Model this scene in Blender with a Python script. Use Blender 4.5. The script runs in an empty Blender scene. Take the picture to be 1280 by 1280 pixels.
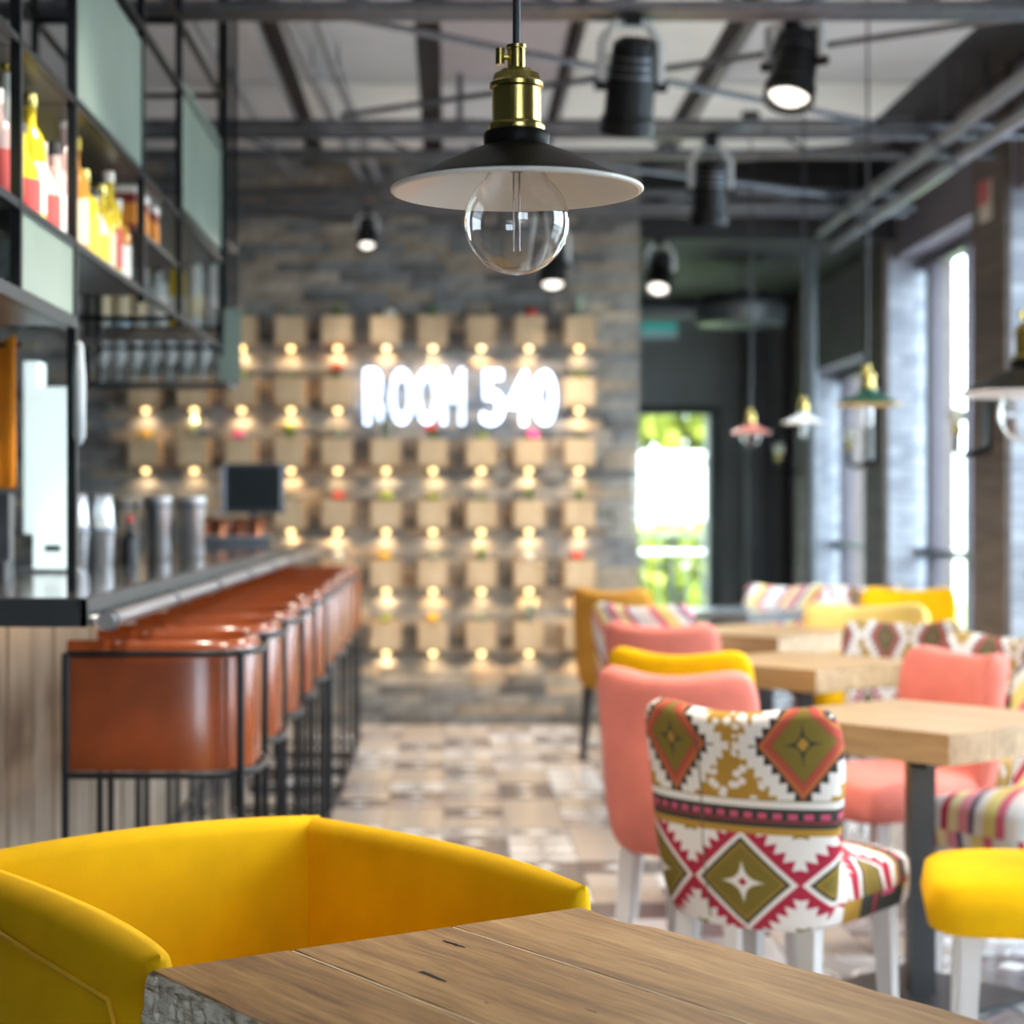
import bpy, math, random
from mathutils import Vector, Matrix
random.seed(11)
R = math.radians
SC = bpy.context.scene
COL = SC.collection

# ------------------------------------------------------------------ camera, world, exposure
cam = bpy.data.cameras.new('camera'); camo = bpy.data.objects.new('camera', cam); COL.objects.link(camo)
FPX = 2400.0; VPX, VPY = 562.0, 635.0; EYE = 1.3
camo.location = (0, 0, EYE); camo.rotation_euler = (R(90), 0, 0)
cam.sensor_width = 36; cam.lens = FPX / 1280 * 36
cam.shift_x = (640 - VPX) / 1280; cam.shift_y = -(640 - VPY) / 1280
cam.clip_start = .05; cam.clip_end = 200
cam.dof.use_dof = True; cam.dof.focus_distance = 2.5; cam.dof.aperture_fstop = 3.8
SC.camera = camo
W = bpy.data.worlds.new('daylight'); SC.world = W; W.use_nodes = True
WORLD_STRENGTH = 10.0
bg = W.node_tree.nodes['Background']; bg.inputs[0].default_value = (.86, .94, 1, 1); bg.inputs[1].default_value = WORLD_STRENGTH
SC.view_settings.view_transform = 'Standard'; SC.view_settings.look = 'None'
SC.view_settings.gamma = 1; SC.view_settings.exposure = 0.6
SPOT_W = 100.0

# ------------------------------------------------------------------ materials
class NT:
    """tiny node-expression helper"""
    def __init__(s, mat):
        mat.use_nodes = True
        s.t = mat.node_tree; s.n = s.t.nodes; s.b = s.n['Principled BSDF']
    def node(s, typ, **kw):
        n = s.n.new(typ)
        for k, v in kw.items(): setattr(n, k, v)
        return n
    def link(s, a, b): s.t.links.new(a, b)
    def put(s, sock, v):
        if isinstance(v, (int, float)): sock.default_value = v
        elif isinstance(v, tuple): sock.default_value = v
        else: s.link(v, sock)
    def m(s, op, a, b=0.0, c=None, clamp=False):
        n = s.node('ShaderNodeMath', operation=op); n.use_clamp = clamp
        s.put(n.inputs[0], a); s.put(n.inputs[1], b)
        if c is not None: s.put(n.inputs[2], c)
        return n.outputs[0]
    def ramp(s, f, stops, const=True):
        n = s.node('ShaderNodeValToRGB'); cr = n.color_ramp
        cr.interpolation = 'CONSTANT' if const else 'LINEAR'
        while len(cr.elements) < len(stops): cr.elements.new(.5)
        for e, (p, c) in zip(cr.elements, stops): e.position = p; e.color = (*c[:3], 1)
        s.put(n.inputs[0], f); return n.outputs[0]
    def mix(s, f, a, b):
        n = s.node('ShaderNodeMix', data_type='RGBA')
        s.put(n.inputs[0], f)
        for i, v in ((6, a), (7, b)):
            if isinstance(v, tuple): n.inputs[i].default_value = (*v[:3], 1)
            else: s.link(v, n.inputs[i])
        return n.outputs[2]
    def coord(s, out='Object'):
        return s.node('ShaderNodeTexCoord').outputs[out]
    def mapped(s, v, scale=(1, 1, 1), loc=(0, 0, 0)):
        n = s.node('ShaderNodeMapping'); s.link(v, n.inputs[0])
        n.inputs['Scale'].default_value = scale; n.inputs['Location'].default_value = loc
        return n.outputs[0]
    def noise(s, v, scale=5, detail=3, rough=.5):
        n = s.node('ShaderNodeTexNoise'); s.link(v, n.inputs['Vector'])
        n.inputs['Scale'].default_value = scale; n.inputs['Detail'].default_value = detail
        n.inputs['Roughness'].default_value = rough
        return n.outputs['Fac']
    def bump(s, h, strength=.2, dist=.01):
        n = s.node('ShaderNodeBump'); n.inputs['Strength'].default_value = strength
        n.inputs['Distance'].default_value = dist
        s.link(h, n.inputs['Height']); s.link(n.outputs[0], s.b.inputs['Normal'])
    def base(s, c): s.put(s.b.inputs['Base Color'], (*c[:3], 1) if isinstance(c, tuple) else c)

MATS = {}
def pm(name, col, rough=.5, metal=0.0, var=.12, scale=6, bump=0, bscale=None, coat=0, sheen=0, alt=None, spec=None):
    if name in MATS: return MATS[name]
    m = bpy.data.materials.new(name); t = NT(m); MATS[name] = m
    v = t.coord()
    f = t.noise(v, scale, 3)
    lo = tuple(c * (1 - var) for c in col); hi = alt or tuple(min(1, c * (1 + var)) for c in col)
    t.base(t.ramp(f, [(.3, lo), (.7, hi)], const=False))
    t.b.inputs['Roughness'].default_value = rough; t.b.inputs['Metallic'].default_value = metal
    if coat: t.b.inputs['Coat Weight'].default_value = coat; t.b.inputs['Coat Roughness'].default_value = .15
    if sheen: t.b.inputs['Sheen Weight'].default_value = sheen; t.b.inputs['Sheen Roughness'].default_value = .4
    if spec is not None: t.b.inputs['Specular IOR Level'].default_value = spec
    if bump: t.bump(t.noise(v, bscale or scale * 8, 4), bump, .004)
    return m
def emat(name, col, strength):
    if name in MATS: return MATS[name]
    m = bpy.data.materials.new(name); t = NT(m); MATS[name] = m
    t.base(col); t.b.inputs['Emission Color'].default_value = (*col, 1); t.b.inputs['Emission Strength'].default_value = strength
    return m
def glassmat(name, col=(1, 1, 1), rough=0.0, ior=1.45):
    if name in MATS: return MATS[name]
    m = bpy.data.materials.new(name); t = NT(m); MATS[name] = m
    t.base(col); t.b.inputs['Roughness'].default_value = rough; t.b.inputs['IOR'].default_value = ior
    t.b.inputs['Transmission Weight'].default_value = 1
    return m
def panemat(name, tint=(1, 1, 1), gloss=.08):
    if name in MATS: return MATS[name]
    m = bpy.data.materials.new(name); m.use_nodes = True; MATS[name] = m
    n = m.node_tree.nodes; l = m.node_tree.links; n.clear()
    o = n.new('ShaderNodeOutputMaterial'); a = n.new('ShaderNodeBsdfTransparent'); b = n.new('ShaderNodeBsdfGlossy'); x = n.new('ShaderNodeMixShader')
    a.inputs[0].default_value = (*tint, 1); b.inputs['Roughness'].default_value = .02; x.inputs[0].default_value = gloss
    l.new(a.outputs[0], x.inputs[1]); l.new(b.outputs[0], x.inputs[2]); l.new(x.outputs[0], o.inputs[0])
    return m
def woodmat(name, c1, c2, c3, axis=1, scale=1.0, rough=.45, streak=14):
    if name in MATS: return MATS[name]
    m = bpy.data.materials.new(name); t = NT(m); MATS[name] = m
    sc = [streak * scale] * 3; sc[axis] = 1.1 * scale
    oi = t.node('ShaderNodeObjectInfo')
    ofs = t.node('ShaderNodeVectorMath', operation='ADD'); t.link(t.coord(), ofs.inputs[0])
    cmb = t.node('ShaderNodeCombineXYZ'); r = t.m('MULTIPLY', oi.outputs['Random'], 17.0)
    for i in range(3): t.link(r, cmb.inputs[i])
    t.link(cmb.outputs[0], ofs.inputs[1])
    v = t.mapped(ofs.outputs[0], tuple(sc))
    f1 = t.noise(v, 1.6, 6, .62); f2 = t.noise(v, 7, 5, .7)
    f = t.m('ADD', t.m('MULTIPLY', f1, .62), t.m('MULTIPLY', f2, .38))
    t.base(t.ramp(f, [(.34, c1), (.5, c2), (.66, c3)], const=False))
    t.b.inputs['Roughness'].default_value = rough
    t.bump(f2, .25, .003)
    return m

BLACK = pm('black_metal', (.012, .014, .016), .38, .6, .2)
BLACKP = pm('black_powder_coat', (.02, .022, .025), .42, 0, .2)
STEEL = pm('brushed_steel', (.55, .56, .58), .28, 1, .1, 30)
DSTEEL = pm('dark_steel', (.16, .17, .19), .32, .9, .15, 20)
BRASS = pm('brass', (.50, .39, .12), .22, 1, .1, 40)
WHITE = pm('white_enamel', (.78, .76, .71), .28, 0, .03)
LEATHER = pm('cognac_leather', (.20, .042, .010), .24, 0, .25, 5, .08, 90, .15)
YELLOW = pm('yellow_velvet', (.74, .405, .002), .85, 0, .08, 9, .15, 260, 0, 0, None, .12)
PINK = pm('pink_velvet', (.72, .22, .175), .85, 0, .1, 9, .15, 260, 0, .1, None, .12)
OCHRE = pm('ochre_velvet', (.55, .27, .045), .85, 0, .12, 9, .15, 260, 0, 0, None, .12)
PALELEG = pm('pale_painted_leg', (.55, .53, .52), .4, 0, .08)
GLASS = glassmat('clear_glass')
FROST = pm('frosted_green_glass', (.21, .275, .23), .3, 0, .2, 2.2)
PANE = panemat('window_glass', (.93, .97, 1), .07)
MAUVE = pm('mauve_plaster', (.15, .13, .16), .75, 0, .12, 3, .1, 40)
DARKGREY = pm('dark_grey_plaster', (.06, .07, .07), .8, 0, .2, 2, .1, 30)
MORTAR = pm('dark_mortar', (.05, .05, .05), .9, 0, .2, 9)

# ------------------------------------------------------------------ mesh helpers
class MB:
    def __init__(s): s.v = []; s.f = []; s.uv = {}
    def box(s, x0, x1, y0, y1, z0, z1):
        i = len(s.v)
        s.v += [(x0, y0, z0), (x1, y0, z0), (x1, y1, z0), (x0, y1, z0), (x0, y0, z1), (x1, y0, z1), (x1, y1, z1), (x0, y1, z1)]
        s.f += [tuple(i + k for k in q) for q in ((0, 3, 2, 1), (4, 5, 6, 7), (0, 1, 5, 4), (1, 2, 6, 5), (2, 3, 7, 6), (3, 0, 4, 7))]
        return s
    def cbox(s, c, d): return s.box(c[0]-d[0]/2, c[0]+d[0]/2, c[1]-d[1]/2, c[1]+d[1]/2, c[2]-d[2]/2, c[2]+d[2]/2)
    def prism(s, pts, z0, z1):
        i = len(s.v); n = len(pts)
        s.v += [(p[0], p[1], z0) for p in pts] + [(p[0], p[1], z1) for p in pts]
        s.f += [tuple(i + n - 1 - k for k in range(n)), tuple(i + n + k for k in range(n))]
        s.f += [(i + k, i + (k + 1) % n, i + n + (k + 1) % n, i + n + k) for k in range(n)]
        return s
    def lathe(s, prof, n=24, c=(0, 0, 0), cap=True):
        i = len(s.v)
        for r, z in prof:
            for k in range(n):
                a = 2 * math.pi * k / n
                s.v.append((c[0] + r * math.cos(a), c[1] + r * math.sin(a), c[2] + z))
        m = len(prof)
        for j in range(m - 1):
            for k in range(n):
                s.f.append((i + j*n + k, i + j*n + (k+1) % n, i + (j+1)*n + (k+1) % n, i + (j+1)*n + k))
        if cap:
            s.f.append(tuple(i + k for k in reversed(range(n)))); s.f.append(tuple(i + (m-1)*n + k for k in range(n)))
        return s
    def tube(s, pts, r, n=8, closed=False, flat=None):
        pts = [Vector(p) for p in pts]; i = len(s.v); m = len(pts)
        up = None
        for j, p in enumerate(pts):
            if closed: d = pts[(j+1) % m] - pts[j-1]
            else: d = pts[min(j+1, m-1)] - pts[max(j-1, 0)]
            d.normalize()
            if up is None:
                up = Vector((0, 0, 1)) if abs(d.z) < .9 else Vector((1, 0, 0))
            a = d.cross(up); 
            if a.length < 1e-4: a = d.cross(Vector((0, 1, 0)))
            a.normalize(); b = a.cross(d).normalized(); up = b
            rr = r[j] if isinstance(r, (list, tuple)) else r
            for k in range(n):
                t = 2 * math.pi * k / n + math.pi / n
                s.v.append(tuple(p + a * rr * math.cos(t) + b * rr * math.sin(t)))
        for j in range(m if closed else m - 1):
            q = (j + 1) % m
            for k in range(n):
                s.f.append((i + j*n + k, i + j*n + (k+1) % n, i + q*n + (k+1) % n, i + q*n + k))
        if not closed:
            s.f.append(tuple(i + k for k in reversed(range(n)))); s.f.append(tuple(i + (m-1)*n + k for k in range(n)))
        return s
    def ball(s, c, r, n=12, m=8, sz=1.0):
        prof = [(max(1e-4, r * math.sin(math.pi * j / m)), -r * sz * math.cos(math.pi * j / m)) for j in range(m + 1)]
        return s.lathe(prof, n, c)
    def slab(s, fn, th, n=14, m=14, p=5.0, uvf=None):
        """soft upholstered slab: fn(a,b) a,b in [-1,1] -> (point, normal); rounded edges"""
        i = len(s.v)
        def warp(x): return math.sin(x * math.pi / 2) * .55 + .45 * math.copysign(abs(x) ** .6, x) if x else 0.0
        def prof(x): return max(0.0, 1 - abs(x) ** p) ** (1 / p)
        A = [warp(-1 + 2 * k / n) for k in range(n + 1)]; B = [warp(-1 + 2 * k / m) for k in range(m + 1)]
        for side in (1, -1):
            for b in B:
                for a in A:
                    P, N = fn(a, b); w = prof(a) * prof(b)
                    q = Vector(P) + Vector(N) * (side * th / 2 * w)
                    if uvf: s.uv[len(s.v)] = uvf(a, b, side)
                    s.v.append(tuple(q))
        k = (n + 1) * (m + 1)
        for y in range(m):
            for x in range(n):
                q = i + y * (n + 1) + x
                s.f.append((q, q + 1, q + n + 2, q + n + 1))
                s.f.append((k + q, k + q + n + 1, k + q + n + 2, k + q + 1))
        return s
    def mesh(s, name, mat=None, smooth=None, weld=False):
        me = bpy.data.meshes.new(name); me.from_pydata(s.v, [], s.f)
        if s.uv:
            l = me.uv_layers.new(name='UVMap')
            for lp in me.loops: l.data[lp.index].uv = s.uv.get(lp.vertex_index, (0, 0))
        if weld:
            import bmesh
            bm = bmesh.new(); bm.from_mesh(me); bmesh.ops.remove_doubles(bm, verts=bm.verts, dist=1e-5)
            bmesh.ops.recalc_face_normals(bm, faces=bm.faces); bm.to_mesh(me); bm.free()
        if smooth is not None:
            me.shade_smooth()
            me.set_sharp_from_angle(angle=R(smooth))
        if mat: me.materials.append(mat)
        me.update(); return me
    def obj(s, name, mat, parent=None, smooth=None, weld=False, **kw):
        return link(name, s.mesh(name, mat, smooth, weld), parent, **kw)
def link(name, me, parent=None, loc=(0, 0, 0), rot=(0, 0, 0), scale=None):
    o = bpy.data.objects.new(name, me); COL.objects.link(o)
    o.location = loc; o.rotation_euler = rot; o.parent = parent
    if scale: o.scale = scale
    return o
def tag(o, label, cat, group=None):
    o['label'] = label; o['category'] = cat
    if group: o['group'] = group
    return o
def thing(name, label, cat, loc=(0, 0, 0), rz=0, group=None):
    return tag(link(name, None, None, loc, (0, 0, rz)), label, cat, group)
def struct(o): o['kind'] = 'structure'; return o
def dup(src, loc, rz, label, group=None):
    c = src.copy(); COL.objects.link(c); c.location = loc; c.rotation_euler = (0, 0, rz); c['label'] = label
    if group: c['group'] = group
    for ch in KIDS(src):
        k = ch.copy(); COL.objects.link(k); k.parent = c
        for g in KIDS(ch):
            q = g.copy(); COL.objects.link(q); q.parent = k
    return c
def KIDS(o): return [x for x in bpy.data.objects if x.parent == o]
ORD = ['first', 'second', 'third', 'fourth', 'fifth', 'sixth', 'seventh', 'eighth', 'ninth', 'tenth', 'eleventh', 'twelfth', 'thirteenth', 'fourteenth', 'fifteenth']

# ------------------------------------------------------------------ room shell
XW, CEIL, YB = 2.75, 3.5, 11.55
floor = struct(MB().box(-3.2, 3.3, -4.4, 16.4, -.2, -.012).obj('floor', pm('grout', (.12, .11, .105), .6)))
# floor tiles: patterned cement tiles with a polished face
def tilemat(name, bgc, fig, kind):
    m = bpy.data.materials.new(name); t = NT(m)
    sx = t.node('ShaderNodeSeparateXYZ'); t.link(t.coord(), sx.inputs[0])
    x, y = sx.outputs[0], sx.outputs[1]
    ax = t.m('ABSOLUTE', x); ay = t.m('ABSOLUTE', y)
    if kind == 'star': d = t.m('MULTIPLY', t.m('MULTIPLY', ax, ay), 190.0)
    elif kind == 'ring': d = t.m('MULTIPLY', t.m('SQRT', t.m('ADD', t.m('MULTIPLY', x, x), t.m('MULTIPLY', y, y))), 9.0)
    else: d = t.m('MULTIPLY', t.m('ADD', ax, ay), 8.0)
    c = t.ramp(d, [(0, fig[0]), (.38, bgc), (.72, fig[1]), (.86, bgc)])
    n = t.noise(t.coord(), 22, 3)
    t.base(t.mix(t.m('MULTIPLY', n, .25), c, (.3, .27, .24)))
    t.b.inputs['Roughness'].default_value = .24
    t.b.inputs['Coat Weight'].default_value = .2; t.b.inputs['Coat Roughness'].default_value = .2
    return m
W_, G_, D_, B_, P_ = (.80, .80, .80), (.40, .39, .39), (.07, .065, .08), (.44, .37, .31), (.20, .13, .15)
TM = [tilemat('tile_white_star', W_, (G_, D_), 'star'), tilemat('tile_grey_ring', G_, (W_, D_), 'ring'), tilemat('tile_dark_diamond', D_, (W_, P_), 'dia'),
      tilemat('tile_sand_plain', B_, (B_, (.52, .45, .39)), 'ring'), tilemat('tile_plum_star', P_, (G_, W_), 'star'), tilemat('tile_sand_diamond', (.50, .44, .39), (G_, B_), 'dia')]
TS = .25
tile_me = [MB().box(-TS/2+.002, TS/2-.002, -TS/2+.002, TS/2-.002, -.012, 0).mesh('floor_tile', m) for m in TM]
tiles = []
for iy in range(int(14.2 / TS)):
    for ix in range(int(6.0 / TS)):
        x = -2.9 + ix * TS; y = 2.2 + iy * TS
        u = VPX + FPX * x / y; v = VPY + FPX * EYE / y
        vis = (430 < u < 800 and 895 < v < 1085) or (1000 < u < 1300 and 960 < v < 1290) or (20 < u < 440 and 900 < v < 1075)
        tiles.append((0 if vis else 1, y, x, y))
tiles.sort()
rest = [[] for _ in TM]
for k, (_, _, x, y) in enumerate(tiles):
    w = random.choices(range(6), [3, 2, 2, 4, 1.6, 4] if y > 7 else [4, 2, 3, 2, 2, 2])[0]
    if k < 300: link('floor_tile', tile_me[w], floor, (x, y, 0), (0, 0, random.randrange(4) * math.pi / 2))
    else: rest[w].append((x, y))
for w, ps in enumerate(rest):
    mb = MB()
    for x, y in ps: mb.box(x-TS/2+.002, x+TS/2-.002, y-TS/2+.002, y+TS/2-.002, -.012, 0)
    if ps: o = mb.obj('distant_floor_tiles', TM[w], floor); o['kind'] = 'stuff'

# ceiling slab with hung panels
ceiling = struct(MB().box(-3.2, 3.3, -4.4, 16.4, CEIL, CEIL + .2).obj('ceiling', pm('dark_ceiling_void', (.05, .047, .05), .9)))
PAN = [pm('ceiling_panel_grey', (.60, .60, .60), .8, 0, .06, 2), pm('ceiling_panel_mauve', (.44, .39, .40), .8, 0, .08, 2), pm('ceiling_panel_cream', (.80, .79, .74), .8, 0, .05, 2)]
strips = [(-3.0, -.86, 0), (-.74, -.16, 2), (-.04, .52, 1), (.60, 1.2, 2), (1.34, 2.3, 2)]
for x0, x1, w in strips:
    y = -4.2
    while y < 11.3:
        y1 = min(y + 2.28, 11.45)
        MB().box(x0, x1, y + .03, y1 - .03, CEIL - .10, CEIL).obj('ceiling_panel', PAN[w if random.random() < .8 else 0], ceiling)
        y = y1
# ceiling vent grilles
for k, (x, y, lab) in enumerate(((-.38, 7.9, 'small dark louvred vent in the cream ceiling panel left of the pendant cord'), (1.95, 8.0, 'small dark louvred vent in the cream ceiling panel near the windows'))):
    t = thing('ceiling_vent', lab, 'vent', (x, y, CEIL - .10), 0, 'ceiling vents')
    MB().box(-.06, .06, -.22, .22, -.012, 0).obj('frame', PAN[0], t)
    for q in range(4): MB().box(-.045 + q * .026, -.032 + q * .026, -.19, .19, -.02, -.012).obj('slat', BLACK, t)

# back wall of stacked slate bricks
wall_back = struct(MB().box(-3.2, 1.10, YB + .02, YB + .32, 0, CEIL).obj('wall_back', MORTAR))
BR = [pm('slate_blue_grey', (.20, .208, .212), .75, 0, .25, 14, .4, 60), pm('slate_grey', (.27, .265, .245), .75, 0, .25, 14, .4, 60), pm('slate_brown', (.32, .27, .21), .75, 0, .25, 14, .4, 60),
      pm('slate_dark', (.14, .142, .138), .75, 0, .25, 14, .4, 60), pm('slate_tan', (.42, .36, .28), .75, 0, .25, 14, .4, 60)]
LEN = [.16, .22, .28, .36]; CH = .059
brick_me = {(l, c): MB().box(-LEN[l]/2+.0025, LEN[l]/2-.0025, -.03, .03, -CH/2+.0025, CH/2-.0025).mesh('brick', BR[c]) for l in range(4) for c in range(5)}
bricks = []
z = CH / 2; row = 0
while z < 3.46:
    x = 1.14
    while x > -3.1:
        l = random.randrange(4); c = random.choices(range(5), [4, 5, 3, 3, 1.4 if z > 2.3 else .8])[0]
        xc = x - LEN[l] / 2; u = VPX + FPX * xc / YB; v = VPY - FPX * (z - EYE) / YB
        vis = 0 if ((285 < u < 800 and 278 < v < 395) or (455 < u < 720 and 830 < v < 905) or (740 < u < 800 and 395 < v < 740)) else (1 if 440 < u < 740 and 280 < v < 905 else 2)
        bricks.append((vis, random.random(), xc, z, l, c, random.uniform(-.012, .010))); x -= LEN[l]
    z += CH; row += 1
bricks.sort(); brest = [MB() for _ in BR]
for k, (_, _, x, z, l, c, d) in enumerate(bricks):
    if k < 300: link('brick', brick_me[(l, c)], wall_back, (x, YB + d, z))
    else: brest[c].box(x-LEN[l]/2+.0025, x+LEN[l]/2-.0025, YB+d-.03, YB+d+.03, z-CH/2+.0025, z+CH/2-.0025)
for c in range(5): o = brest[c].obj('stacked_bricks', BR[c], wall_back); o['kind'] = 'stuff'

struct(MB().box(-3.2, -3.0, -4.2, YB + .02, 0, CEIL).obj('wall_left', DARKGREY))
# corridor beyond the brick wall
struct(MB().box(.90, 1.10, YB + .32, 16.0, 0, CEIL).obj('wall_corridor', DARKGREY))
wf = MB(); DX0, DX1, DZ = 1.52, 2.16, 2.08
wf.box(.9, DX0, 16, 16.25, 0, CEIL); wf.box(DX1, 3.3, 16, 16.25, 0, CEIL); wf.box(DX0, DX1, 16, 16.25, DZ, CEIL)
struct(wf.obj('wall_far', pm('grey_green_plaster', (.20, .21, .20), .8, 0, .12, 2)))
MB().box(1.10, 3.0, 12.0, 16.0, 2.98, CEIL).obj('trim_1', pm('bulkhead_black', (.012, .012, .013), .6)).update_tag()
struct(bpy.data.objects['trim_1'])
struct(MB().box(2.42, 2.62, 15.6, 15.99, 0, 2.97).obj('trim_2', BLACKP))
# far glazed door with frame, transom bar and pane
door = struct(link('door_1', None, None, (0, 16.0, 0)))
DGREEN = pm('dark_green_frame', (.014, .02, .016), .5)
MB().box(DX0 - .06, DX0, -.03, .1, 0, DZ + .06).obj('frame', DGREEN, door); MB().box(DX1, DX1 + .1, -.03, .1, 0, DZ + .06).obj('frame', DGREEN, door)
MB().box(DX0, DX1, -.03, .1, DZ, DZ + .07).obj('frame', DGREEN, door)
MB().box(DX0, DX1, .03, .07, 1.66, 1.69).obj('transom_bar', DSTEEL, door); MB().box(DX0, DX1, .045, .051, .05, DZ).obj('pane', PANE, door)
h = MB().tube([(DX1 - .05, -.02, .95), (DX1 - .05, -.02, 1.2)], .012); h.obj('handle', STEEL, door)

# right wall: brick piers with windows between them
PIER = woodmat('umber_brick', (.07, .056, .047), (.12, .097, .082), (.17, .14, .12), 1, 1, .8)
PIER_LIT = [pm('pier_lit_grey', (.40, .43, .48), .8, 0, .15, 12, .3, 60), pm('pier_lit_pale', (.46, .50, .55), .8, 0, .15, 12, .3, 60), pm('pier_lit_slate', (.33, .36, .41), .8, 0, .15, 12, .3, 60)]  # window light on the pier returns is put into these pale blue tones
wr = MB(); PITCH = 2.65; PY = [9.5 + PITCH * k for k in range(-5, 3)]
HDR = lambda y: 2.87 if y < 12.5 else 2.34
for y in PY: wr.box(XW + .03, 3.2, y + .03, y + .57, 0, CEIL)
wall_right = struct(wr.obj('wall_right', PIER))
pb = {}
for y in PY:
    if y > 8.0:
        z = .04; r = 0
        while z < HDR(y) + .3:
            hh = .072; w = .31
            cuts = [0, .16, .31] if r % 2 else [0, .08, .23, .31]
            for a, b in zip(cuts, cuts[1:]):   # camera-side return of the pier
                key = ('r', round(b - a, 2), random.randrange(3))
                if key not in pb: pb[key] = MB().box(0, key[1] - .004, 0, .03, .002, hh - .002).mesh('brick', PIER_LIT[key[2]])
                link('brick', pb[key], wall_right, (XW + .03 + a, y - random.uniform(0, .006), z))
            z += hh; r += 1
    MB().box(XW, XW + .03, y, y + .6, 0, CEIL).obj('pier_facing', PIER, wall_right)
hd = MB()
ys = [-4.2] + PY + [16.0]
for a, b in zip(PY, PY[1:]): hd.box(XW + .04, 3.2, a + .57, b + .03, 0 if b < 4 else HDR(b), CEIL); hd.box(XW + .1, 3.2, a + .57, b + .03, 0, .28)  # nearest unseen bays are closed to the floor to cut side light
hd.box(XW + .04, 3.2, PY[-1] + .57, 16.0, 0, CEIL)
hd.box(XW + .04, 3.2, -4.2, PY[0] + .03, 0, CEIL)
struct(hd.obj('wall_right_header', MAUVE))
WFR = pm('mauve_frame', (.075, .064, .078), .5)
for n, (a, b) in enumerate(zip(PY, PY[1:])):
    if b < 4: continue
    y0, y1, zt = a + .57, b, HDR(b)
    w = struct(link('window_%d' % (n + 1), None, None, (3.0, 0, 0)))
    for (p, q) in ((y0, y0 + .06), (y1 - .31, y1 - .17), (y1 - 1.14, y1 - 1.08)): MB().box(-.03, .05, p, q, .28, zt).obj('mullion', WFR, w)
    MB().box(-.04, .04, y0, y1, .28, .36).obj('sill_rail', WFR, w); MB().box(-.04, .04, y0, y1, zt - .07, zt).obj('head_rail', WFR, w)
    MB().box(-.05, .03, y0, y1, 1.0, 1.045).obj('transom_bar', BLACKP, w)
    for p, q in ((y0 + .06, y1 - 1.14), (y1 - 1.08, y1 - .31), (y1 - .17, y1)): MB().box(-.004, .004, p, q, .36, zt - .07).obj('pane', PANE, w)
# unseen front wall behind the camera; its glazing is placed for fill and highlights
fr = MB(); fr.box(-3.2, 3.3, -4.4, -4.2, 3.1, CEIL); fr.box(-3.2, 3.3, -4.4, -4.2, 0, .3)
for x0, x1 in ((-3.2, .3), (2.8, 3.3)): fr.box(x0, x1, -4.4, -4.2, .3, 3.1)
fr.box(1.5, 1.6, -4.4, -4.2, .3, 3.1)
struct(fr.obj('wall_front', MAUVE))
for n, x in enumerate((.3, 1.6)): struct(MB().box(x, x + 1.2, -4.305, -4.295, .3, 3.1).obj('window_%d' % (20 + n), PANE))

# ------------------------------------------------------------------ ceiling steelwork
def truss(y, lab, d=.24):
    t = thing('ceiling_truss', lab, 'truss', (0, y, 0), 0, 'dark steel ceiling trusses')
    for z, yo in ((3.06, 0), (3.16, d / 2), (3.06, d)): MB().tube([(-2.98, yo, z), (2.72, yo, z)], .024).obj('chord', DSTEEL, t)
    for k in range(9):
        x = -2.8 + k * .66
        MB().tube([(x, 0, 3.06), (x + .33, d / 2, 3.16), (x + .66, d, 3.06)], .012, 6).obj('brace', DSTEEL, t)
    for x in (-2.9, 0.05, 2.6): MB().tube([(x, d / 2, 3.16), (x, d / 2, CEIL)], .015, 6).obj('hanger', DSTEEL, t)
truss(6.75, 'dark steel truss crossing the ceiling along the top edge of the picture', .1)
truss(9.05, 'dark steel truss crossing the ceiling behind the brass lamp socket', .5)
truss(11.2, 'dark steel truss crossing the ceiling just before the brick wall')
def rod(a, b, lab, r=.014):
    tag(MB().tube([a, b], r).obj('bracing_rod', DSTEEL), lab, 'rod', 'ceiling bracing rods')
rod((-.55, 6.9, 3.10), (1.95, 8.95, 3.10), 'thin grey rod slanting down rightwards behind the pendant cord')
rod((-.5, 8.95, 3.13), (2.5, 6.9, 3.13), 'thin grey rod rising rightwards from the truss to the upper right')
rod((.1, 9.62, 3.11), (2.2, 11.1, 3.11), 'thin grey rod between the middle and the far truss, falling rightwards')
rod((.2, 11.1, 3.14), (2.2, 9.62, 3.14), 'thin grey rod between the middle and the far truss, rising rightwards')
def pipe(pts, r, lab, mat, name='ceiling_pipe'):
    t = thing(name, lab, 'pipe', (0, 0, 0), 0, 'ceiling pipes')
    MB().tube(pts, r, 10).obj('pipe_run', mat, t)
    a, b = Vector(pts[0]), Vector(pts[-1])
    for k in range(4):
        p = a.lerp(b, (k + .5) / 4); MB().tube([p + Vector((0, -.012, 0)), p + Vector((0, .012, 0))], r * 1.3, 10).obj('clamp', DSTEEL, t)
        MB().tube([p + Vector((0, 0, r)), Vector((p.x, p.y, CEIL - .11))], .004, 6).obj('hanger', DSTEEL, t)
GP = pm('grey_painted_pipe', (.26, .25, .26), .5, .2)
pipe([(-.78, 4, 3.24), (-.52, 11.45, 3.24)], .02, 'grey pipe left of the pendant, left one of the close pair', GP)
pipe([(-.64, 4, 3.24), (-.42, 11.45, 3.24)], .02, 'grey pipe left of the pendant, right one of the close pair', GP)
pipe([(-1.12, 4, 3.26), (-.93, 11.45, 3.26)], .016, 'thin grey conduit running above the bottle rack', GP)
RAILM = pm('grey_rail', (.30, .31, .34), .35, .5)
pipe([(2.3, 4, 3.02), (2.3, 11.95, 3.02)], .035, 'upper grey rail running under the ceiling along the windows', RAILM, 'ceiling_rail')
pipe([(2.38, 4, 2.93), (2.38, 11.95, 2.93)], .035, 'lower grey rail running under the ceiling along the windows', RAILM, 'ceiling_rail')
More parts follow.
